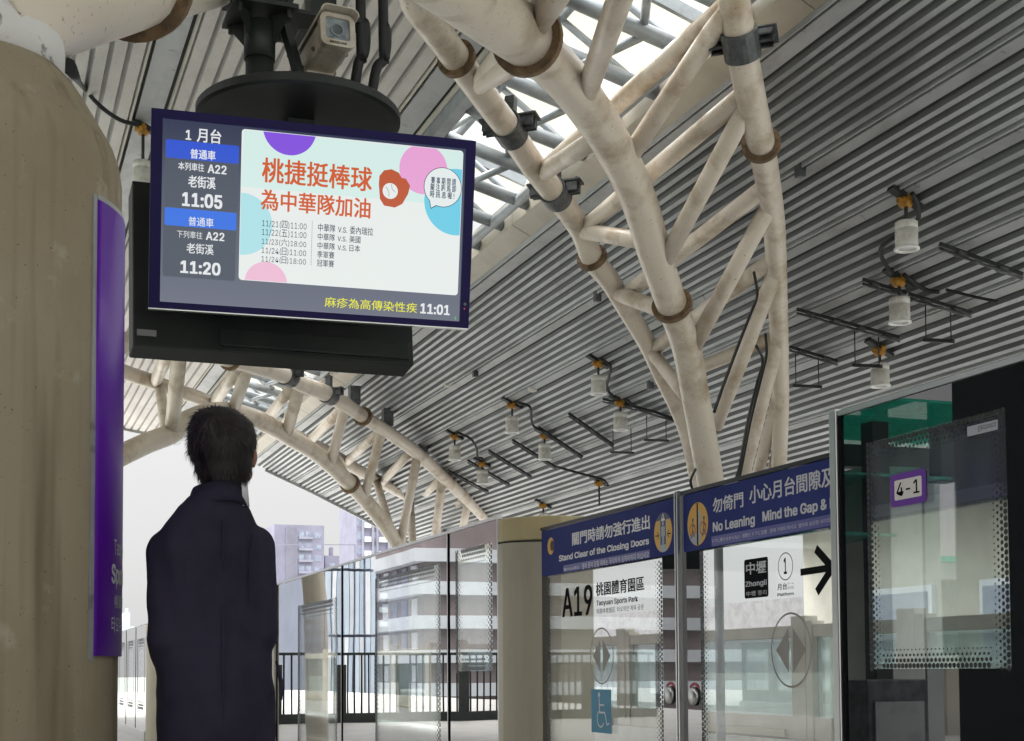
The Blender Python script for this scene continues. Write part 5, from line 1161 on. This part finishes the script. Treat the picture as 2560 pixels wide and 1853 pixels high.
# jacket
j = MB()
loft(j, [(.50, .633, 4.13, .164, .125), (.60, .633, 4.13, .165, .125), (.74, .633, 4.13, .166, .125), (.90, .630, 4.13, .165, .12), (1.05, .622, 4.13, .164, .118), (1.18, .612, 4.125, .160, .117), (1.275, .608, 4.12, .158, .108), (1.33, .610, 4.118, .143, .096), (1.375, .614, 4.118, .120, .088), (1.405, .620, 4.12, .100, .080), (1.44, .626, 4.122, .078, .070)])
for sg, (sh, el, wr) in ARMS.items():
    cap(j, sh, el, .060, .054); cap(j, el, Vector(el).lerp(Vector(wr), .97), .055, .048)
    j.ball(Vector((.628, 4.13, 1.335)).lerp(Vector(sh), .55)+Vector((0, 0, .004)), .085, .07, .05, rot=None)
jk = remesh(j, .0095, M_JACKET, 'jacket', MAN, 4, (.0085, 10))
mb = MB()       # folded collar
n = 40; vs_ = []
for i in range(n+1):
    t = R_(-128+256*i/n); dx_, dy_ = math.sin(t), -math.cos(t)
    sag = .0 if abs(t) < (.55 if t > 0 else 1.2) else -(abs(t)-(.55 if t > 0 else 1.2))*.034
    for (r, z) in ((.062, 1.425), (.066, 1.482), (.0735, 1.487), (.088, 1.432), (.083, 1.427)): vs_.append((.632+dx_*r*1.06, 4.122+dy_*r, z-.022+.014*max(0, math.cos(t))+sag+(.008*dx_)))
mb.add(vs_, [(5*i+k, 5*i+(k+1) % 5, 5*i+5+(k+1) % 5, 5*i+5+k) for i in range(n) for k in range(5)], 0, True)
obj('collar', mb, M_JACKET, jk)
mb = MB(); vs_ = []
for i in range(n+1):
    t = R_(42+115*i/n); dx_, dy_ = math.sin(t), -math.cos(t)
    for (r, z) in ((.064, 1.42), (.069, 1.508), (.075, 1.508), (.082, 1.42)): vs_.append((.638+dx_*r*1.06, 4.124+dy_*r, z-.018-.004*i/n+.012*dx_))
mb.add(vs_, [(4*i+k, 4*i+(k+1) % 4, 4*i+4+(k+1) % 4, 4*i+4+k) for i in range(n) for k in range(4)], 0, True)
obj('shirt_collar', mb, M_SHIRT, MAN)
mb = MB(); mb.tube([(.802, 4.10, .96), (.808, 4.06, .90), (.800, 4.02, .85)], [.004, .007, .004], 8); mb.tube([(.63, 4.012, 1.36), (.632, 4.008, 1.0), (.634, 4.0055, .55)], .0035, 6); mb.tube([(.690, 4.025, .86), (.74, 4.030, .84), (.785, 4.055, .87)], [.002, .004, .002], 6); mb.tube(spline([(.505, 4.075, 1.352), (.522, 4.032, 1.29), (.530, 4.018, 1.20), (.520, 4.03, 1.10)], 5), .0032, 6); mb.tube(spline([(.728, 4.075, 1.362), (.716, 4.030, 1.30), (.708, 4.016, 1.21), (.716, 4.03, 1.10)], 5), .0032, 6); obj('seams', mb, M_JACKET, jk)
mb = MB()
for sg, x in ((-1, .566), (1, .692)): cap(mb, (x, 4.13, .80), (x+.005*sg, 4.125, .46), .080, .072); cap(mb, (x+.005*sg, 4.125, .46), (x+.008*sg, 4.105, .10), .074, .062)
remesh(mb, .012, M_TROUS, 'trousers', MAN, 4, (.004, 14))
for sg, x in ((-1, .563), (1, .708)):
    mb = MB(); mb.ball((x, 4.11, .045), .044, .075, .042); mb.ball((x+.012*sg, 4.22, .035), .046, .085, .033); mb.box((x-.04, 4.05, .0), (x+.046, 4.29, .018)); remesh(mb, .009, M_INK, 'shoe', MAN, 3)

for o in MAN.children_recursive:      # a slighter build, standing a little nearer
    if o.type == 'MESH':
        for v in o.data.vertices:
            z = v.co.z; v.co.x *= .92; v.co.y *= .92; v.co.z = .93+(z-.93)*.92 if z > .6 else z*(.93+(.6-.93)*.92)/.6
MAN_DY = 0
# ------------------------------------------------------------------ buildings and skyline beyond the station
def wmat(name, col, c2=None): return pmat(name, col, .8, 0, c2 or tuple(x*.85 for x in col), .25, .4, .6)
M_LAV = wmat('haze tinted lavender wall', (.27, .255, .34)); M_LAV2 = wmat('paler haze tinted lavender', (.34, .325, .41)); M_WIN = pmat('blue grey window', (.22, .235, .33), .35, 0, (.36, .40, .48), .6, spec=.3)  # distance haze mixed into these wall and window colours
M_BROWN = wmat('mauve brown tile', (.30, .245, .245)); M_BANDW = wmat('pale band', (.80, .81, .86)); M_PALEB = wmat('pale blue cladding and haze tint', (.58, .65, .76)); M_MIDB = wmat('blue grey cladding', (.27, .29, .37))
GZ = -9
def block(root, name, x0, x1, y0, y1, z1, m_, z0=GZ): mb = MB(); mb.box((x0, y0, z0), (x1, y1, z1)); return obj(name, mb, m_, root)
def winrow(root, xs, y, zs, w, h, m_=None, side=None, z_off=0, frame=True):
    for z in zs:
        for x in xs:
            if side is None: a, b = (x-w/2, y-.12, z), (x+w/2, y+.05, z+h); fa, fb = (x-w/2-.12, y-.06, z-.14), (x+w/2+.12, y+.04, z+h+.12)
            else: a, b = (side-.05, x-w/2, z), (side+.12, x+w/2, z+h); fa, fb = (side-.04, x-w/2-.12, z-.14), (side+.06, x+w/2+.12, z+h+.12)
            mb = MB(); mb.box(fa, fb); f_ = obj('window', mb, M_LAV2, root); mb = MB(); mb.box(a, b); obj('pane', mb, m_ or M_WIN, f_)
def pxbox(x0, x1, yt, Y): a, b = onY(x0*D, yt*D, Y), onY(x1*D, yt*D, Y); return a.x, b.x, (a.z+b.z)/2
Y1 = 420.
T1 = empty('apartment_tower', onY(663*D, 1400*D, Y1), 'lavender grey apartment tower beside the man, with a ribbed grey stair strip', 'building')
x0, x1, zt = pxbox(608, 718, 1163, Y1); T1.location = (x0, Y1, GZ)
block(T1, 'wall', x0, x1, Y1, Y1+18, zt, M_LAV); rx0, rx1, _ = pxbox(633, 658, 1163, Y1)
mb = MB(); k = 12
for i in range(k): xx = rx0+(rx1-rx0)*(i+.5)/k; ww = (rx1-rx0)/k*.3; mb.box((xx-ww, Y1-.5, GZ), (xx+ww, Y1-.02, zt-.6))
obj('stair_ribs', mb, M_LAV2, T1)
zs = [zt-3.5*(i+1)-.4 for i in range(10)]
winrow(T1, [pxbox(704, 705, 1163, Y1)[0]], Y1, zs, 1.9, 1.7); winrow(T1, [pxbox(q, q+1, 1163, Y1)[0] for q in (668, 683)], Y1, zs, 1.5, 2.0)
mb = MB()
for z in zs: mb.box((pxbox(661, 662, 1163, Y1)[0], Y1-.9, z-.35), (pxbox(692, 693, 1163, Y1)[0], Y1-.02, z+.35))
obj('balcony_slabs', mb, M_LAV2, T1)
x0, x1, zt2 = pxbox(718.5, 786, 1232, Y1+5); block(T1, 'low_wing', x0, x1, Y1+4, Y1+18, zt2, M_LAV); winrow(T1, [x0+2.2, x0+6.2], Y1+4, [zt2-3.2*(i+1)-1 for i in range(6)], 1.6, 1.8)
mb = MB(); q = pxbox(733, 738, 1212, Y1+6); mb.box((q[0], Y1+6, zt2), (q[1], Y1+9, q[2])); obj('roof_tank', mb, M_LAV, T1)
x0, x1, zt3 = pxbox(595, 607.5, 1237, Y1); block(T1, 'left_wing', x0, x1, Y1+1, Y1+18, zt3, M_LAV2); winrow(T1, [(x0+x1)/2+.1], Y1+1, [zt3-3.2*(i+1) for i in range(6)], 1.5, 1.9)
mb = MB(); a, b = onY(590*D, 1206*D, Y1-250), onY(786*D, 1207*D, Y1-250); mb.bar(a, b, .12, .12); c2 = onY(786*D, 1280*D, Y1-250); mb.bar(b, c2, .18, .18, up=(0, 1, 0)); mb.bar(a, (a.x, a.y, GZ), .18, .18, up=(0, 1, 0)); mb.bar(c2, (c2.x, c2.y, GZ), .18, .18, up=(0, 1, 0)); tag(obj('wire_gantry', mb, M_LAV), 'thin wire gantry crossing in front of the lavender tower', 'gantry')
Y2 = 300.
x0, x1, zt = pxbox(790, 905, 1105, Y2); T2 = empty('apartment_tower', (x0, Y2, GZ), 'tall pale apartment tower half hidden by the foot of the far arch', 'building')
block(T2, 'wall', x0, x1, Y2, Y2+16, zt, M_LAV)
cols = [pxbox(q, q+1, 1200, Y2)[0] for q in (796, 812, 830, 848, 866)]; zs = [zt-3.1*(i+1) for i in range(14)]
winrow(T2, cols[::2], Y2, zs[:13], 1.3, 1.8)
mb = MB()
for z in zs: mb.box((pxbox(806, 807, 1200, Y2)[0], Y2-1.0, z-.4), (pxbox(820, 821, 1200, Y2)[0], Y2-.02, z+.7)); mb.box((pxbox(838, 839, 1200, Y2)[0], Y2-1.0, z-.4), (pxbox(856, 857, 1200, Y2)[0], Y2-.02, z+.7))
obj('balconies', mb, M_BANDW, T2)
mb = MB()
for q in (803, 825, 835, 860): xx = pxbox(q, q+1, 1200, Y2)[0]; mb.box((xx-.25, Y2-.5, GZ), (xx+.25, Y2-.02, zt))
obj('corner_piers', mb, M_LAV2, T2)
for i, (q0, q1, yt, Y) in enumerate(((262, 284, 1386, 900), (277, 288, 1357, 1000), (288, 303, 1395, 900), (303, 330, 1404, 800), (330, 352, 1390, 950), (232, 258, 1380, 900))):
    x0, x1, zt = pxbox(q0, q1, yt, Y); rt = empty('distant_building', (x0, Y, GZ), ['low far block left of the column edge', 'slim far tower on the hazy skyline', 'far block right of the slim tower', 'long low block on the hazy skyline', 'far block just left of the man', 'far block behind the column sign'][i]+', haze painted in its pale colour', 'building', 'faint buildings on the skyline')
    block(rt, 'wall', x0, x1, Y, Y+30, zt, M_PALEB); mb = MB(); mb.box((x0+(x1-x0)*.3, Y+3, zt), (x0+(x1-x0)*.7, Y+10, zt+(zt-GZ)*.06)); obj('roof_room', mb, M_PALEB, rt)  # far walls paled towards sky blue: haze put into the colour
# ---- what stands on the open left side of the station: it shows in the dark glass
def mir(x, y, Y): p = onY(x, y, Y); return Vector((2*XF-p.x, p.y, p.z))
c3 = lambda x, y: (640+x/2.7227, 1250+y/2.7227)
YB_ = 128.
cr_ = mir(*c3(1150, 380), YB_); e_ = mir(*c3(1670, 380), YB_)
BA = empty('office_building', (cr_.x, YB_, GZ), 'brown building with broad pale floor bands, mirrored in the gate glass', 'building')
xl = e_.x-22; ztop = 22.
block(BA, 'wall', xl, cr_.x, YB_, YB_+46, ztop, M_BROWN)
for yy_ in (384, 604, 834, 1064, 1290):
    zc = mir(*c3(1400, yy_), YB_).z; h_ = .62*2
    mb = MB(); mb.box((xl-.8, YB_-1.0, zc-.62), (cr_.x+1.2, YB_+47, zc+.62)); obj('floor_band', mb, M_BANDW, BA)
for i in range(12):
    for z in (mir(*c3(1400, q), YB_).z-.55 for q in (500, 728, 958, 1185)):
        yv = YB_+3+i*3.6; mb = MB(); mb.box((cr_.x-.1, yv-.9, z-.2), (cr_.x+.15, yv+.9, z+1.4)); obj('window', mb, M_WIN if i % 3 else M_BANDW, BA)
YC2 = 96.
a_, b_ = mir(*c3(475, 500), YC2), mir(*c3(812, 500), YC2)
BB = empty('clad_building', (b_.x, YC2, GZ), 'pale blue building clad in tall overlapping panels, mirrored in the gate glass', 'building')
block(BB, 'wall', b_.x, a_.x, YC2+.6, YC2+30, 17, M_MIDB); 
n_ = 9; wd = (a_.x-b_.x)/n_
for i in range(n_):
    for k in range(5):
        z0 = GZ+3.2+k*4.6; mb = MB(); mb.box((b_.x+i*wd+.05, YC2-.1-.25*(i % 2), z0+.1), (b_.x+(i+.86)*wd, YC2+.55, z0+4.5)); obj('panel', mb, M_PALEB if (i+k) % 3 else M_BANDW, BB)
YE = 150.; a_, b_ = mir(*c3(285, 690), YE), mir(*c3(472, 690), YE)
BC = empty('apartment_block', (b_.x, YE, GZ), 'grey blue apartment block left of the clad building, mirrored in the gate glass', 'building')
block(BC, 'wall', b_.x-4, a_.x+7, YE, YE+20, a_.z, M_LAV); winrow(BC, [b_.x+1+i*3.2 for i in range(5)], YE, [a_.z-3.1*(i+1) for i in range(5)], 1.8, 1.8)
# railing across the platform and stair guard
YRL = 25.0; xa, xb = mir(692, 1640, YRL).x, mir(1250, 1640, YRL).x
RL = empty('railing', (xb, YRL, 0), 'black barred railing across the platform, mirrored in the gate glass', 'railing')
mb = MB(); mb.box((xb-3, YRL-.03, 1.22), (xa, YRL+.03, 1.27)); obj('top_rail', mb, M_BLACK, RL); mb = MB(); mb.box((xb-3, YRL-.12, .0), (xa, YRL+.12, .17)); obj('plinth', mb, M_BLACK, RL)
xx = xa; k = 0
while xx > xb-3:
    if k % 9 == 0: mb = MB(); mb.box((xx-.09, YRL-.05, .17), (xx+.09, YRL+.05, 1.05)); obj('post', mb, M_BLACK, RL)
    else: mb = MB(); mb.tube([(xx, YRL, .17), (xx, YRL, 1.22)], .017, 8); obj('bar', mb, M_BLACK, RL)
    xx -= .13; k += 1
# shelter with green glass roofs to the left, behind the photographer's view
M_GREEN = glassmat('sea green canopy glass', (.03, .55, .42), .05, haze=.75, hazecol=(.02, .62, .48))
g6 = lambda x, y: (2060+x/1.722, 900+y/1.722)
YS = 14.
def mz(x, y, z, Y=None): 
    d = ray(x, y); t = (z-CAMZ)/d.z; p = C0+d*t; return Vector((2*XF-p.x, p.y, p.z))
SH = empty('lift_shelter', (mir(*g6(360, 900), YS).x, YS, 0), 'pale lift shaft with green glass roofs on dark beams, mirrored in the right panel', 'shelter')
p, q = mir(*g6(207, 900), YS), mir(*g6(432, 900), YS); r_ = mir(*g6(515, 900), YS); zt = mir(*g6(430, 465), YS).z
mb = MB(); mb.box((q.x+.02, YS, 0), (p.x, YS+1.2, zt)); obj('shaft_wall', mb, pmat('pale grey render', (.52, .54, .52), .8, 0, (.42, .44, .42), 1.5), SH)
mb = MB(); mb.box((r_.x, YS+.05, 0), (q.x-.05, YS+1.2, zt)); obj('shaft_wall', mb, pmat('grey render', (.40, .43, .42), .8, 0, (.33, .36, .35), 1.5), SH)
for zz, ya, yb, g0, g1 in ((mir(*g6(300, 290), YS).z, YS-1.5, YS+1.2, 40, 655), (mir(*g6(300, 520), YS).z, YS-.4, YS+.9, -40, 455), (mir(*g6(100, 770), YS).z, YS-.6, YS+1.0, -60, 172)):
    a_, b_ = mir(*g6(g0, 500), YS), mir(*g6(g1, 500), YS); mb = MB(); mb.box((b_.x, ya, zz-.015), (a_.x+3, yb, zz+.015)); obj('green_glass_roof', mb, M_GREEN, SH)
    mb = MB(); mb.box((b_.x-.02, yb-.3, zz-.34), (a_.x+3, yb-.08, zz-.06)); obj('beam', mb, M_BLACK, SH)
for gx in (192, 480):
    a_ = mir(*g6(gx, 500), YS-.1); mb = MB(); mb.box((a_.x-.11, YS-.35, 0 if gx == 192 else zt-.2), (a_.x+.11, YS-.12, mir(*g6(300, 290), YS).z)); obj('steel_post', mb, M_BLACK, SH)
LW = empty('service_hut', (mir(*g6(650, 1100), YS+2).x, YS+2, 0), 'low cream hut with framed windows and a brown rail, mirrored in the right panel', 'hut')
a_, b_ = mir(*g6(518, 955), YS+2), mir(*g6(820, 955), YS+2)
mb = MB(); mb.box((b_.x-1.5, YS+2, 0), (a_.x, YS+4, a_.z)); obj('wall', mb, M_CREAM, LW)
for gx, w_ in ((545, .5), (690, 1.7)):
    c_ = mir(*g6(gx, 1050), YS+2); mb = MB(); mb.box((c_.x-w_/2, YS+1.94, c_.z-.7), (c_.x+w_/2, YS+2.02, c_.z+.35)); f_ = obj('window', mb, M_CLAMP, LW); mb = MB(); mb.box((c_.x-w_/2+.07, YS+1.91, c_.z-.63), (c_.x+w_/2-.07, YS+1.95, c_.z+.28)); obj('pane', mb, M_TEALGLASS, f_)
mb = MB(); c_ = mir(*g6(640, 1105), YS+1.2); mb.box((b_.x-1, YS+1.1, c_.z-.08), (a_.x+.1, YS+1.25, c_.z+.08)); obj('rail', mb, M_RUST, LW)
mb = MB(); mb.box((b_.x-2, YS+1.6, a_.z+.25), (a_.x+.4, YS+4.2, a_.z+.32)); obj('roof', mb, M_GREEN, LW); mb = MB(); mb.box((b_.x-2, YS+1.7, a_.z+.02), (a_.x+.3, YS+4.1, a_.z+.24)); obj('eave', mb, M_STEELG, LW)
VM = empty('ticket_machine', (mir(*g6(300, 1500), 12.5).x, 12.5, 0), 'dark upright machine with a paler lower door, mirrored low in the right panel', 'machine')
a_, b_ = mir(*g6(185, 1400), 12.5), mir(*g6(450, 1400), 12.5)
mb = MB(); mb.box((b_.x, 12.5, 0), (a_.x, 13.1, mir(*g6(300, 1375), 12.5).z)); obj('cabinet', mb, M_CLAMP, VM, bevel=.02)
mb = MB(); mb.box((b_.x+.08, 12.47, .04), (a_.x-.08, 12.5, mir(*g6(300, 1470), 12.5).z)); obj('door', mb, M_BAND, VM)
# unseen dark wall, added to blacken what the right panel mirrors
DW = MB(); DW.box((-4.9, -6, 0), (-4.6, 11.2, 4.2)); tag(obj('added_dark_wall', DW, pmat('dark added wall', (.03, .035, .034), .6, 0, (.045, .05, .05), 2)), 'unseen dark wall added to blacken the reflection in the right panel', 'wall')
# ---- across the tracks: a low service building and wall behind the opposite gates
SB = empty('platform_building', (14, 10, 0), 'cream service rooms behind the gates of the opposite platform', 'building')
mb = MB(); mb.box((13.6, 9, 0), (15.4, 21.5, 3.3)); obj('wall', mb, M_CREAM, SB)
for y in (10.5, 13.2, 15.9, 18.6):
    mb = MB(); mb.box((13.52, y-.8, 1.0), (13.6, y+.8, 2.2)); f_ = obj('window', mb, M_BANDW, SB); mb = MB(); mb.box((13.49, y-.7, 1.1), (13.52, y+.7, 2.1)); obj('pane', mb, M_WIN, f_)
mb = MB(); mb.box((13.0, 8.8, 3.3), (15.6, 21.7, 3.45)); obj('roof', mb, M_STEELG, SB)
GW = MB(); GW.box((14.6, 22, 0), (14.9, 60, 2.3)); tag(obj('parapet_wall', GW, pmat('grey brick parapet', (.27, .26, .27), .85, 0, (.2, .19, .2), 6)), 'grey parapet wall behind the opposite platform', 'wall')
#@@NEXT@@
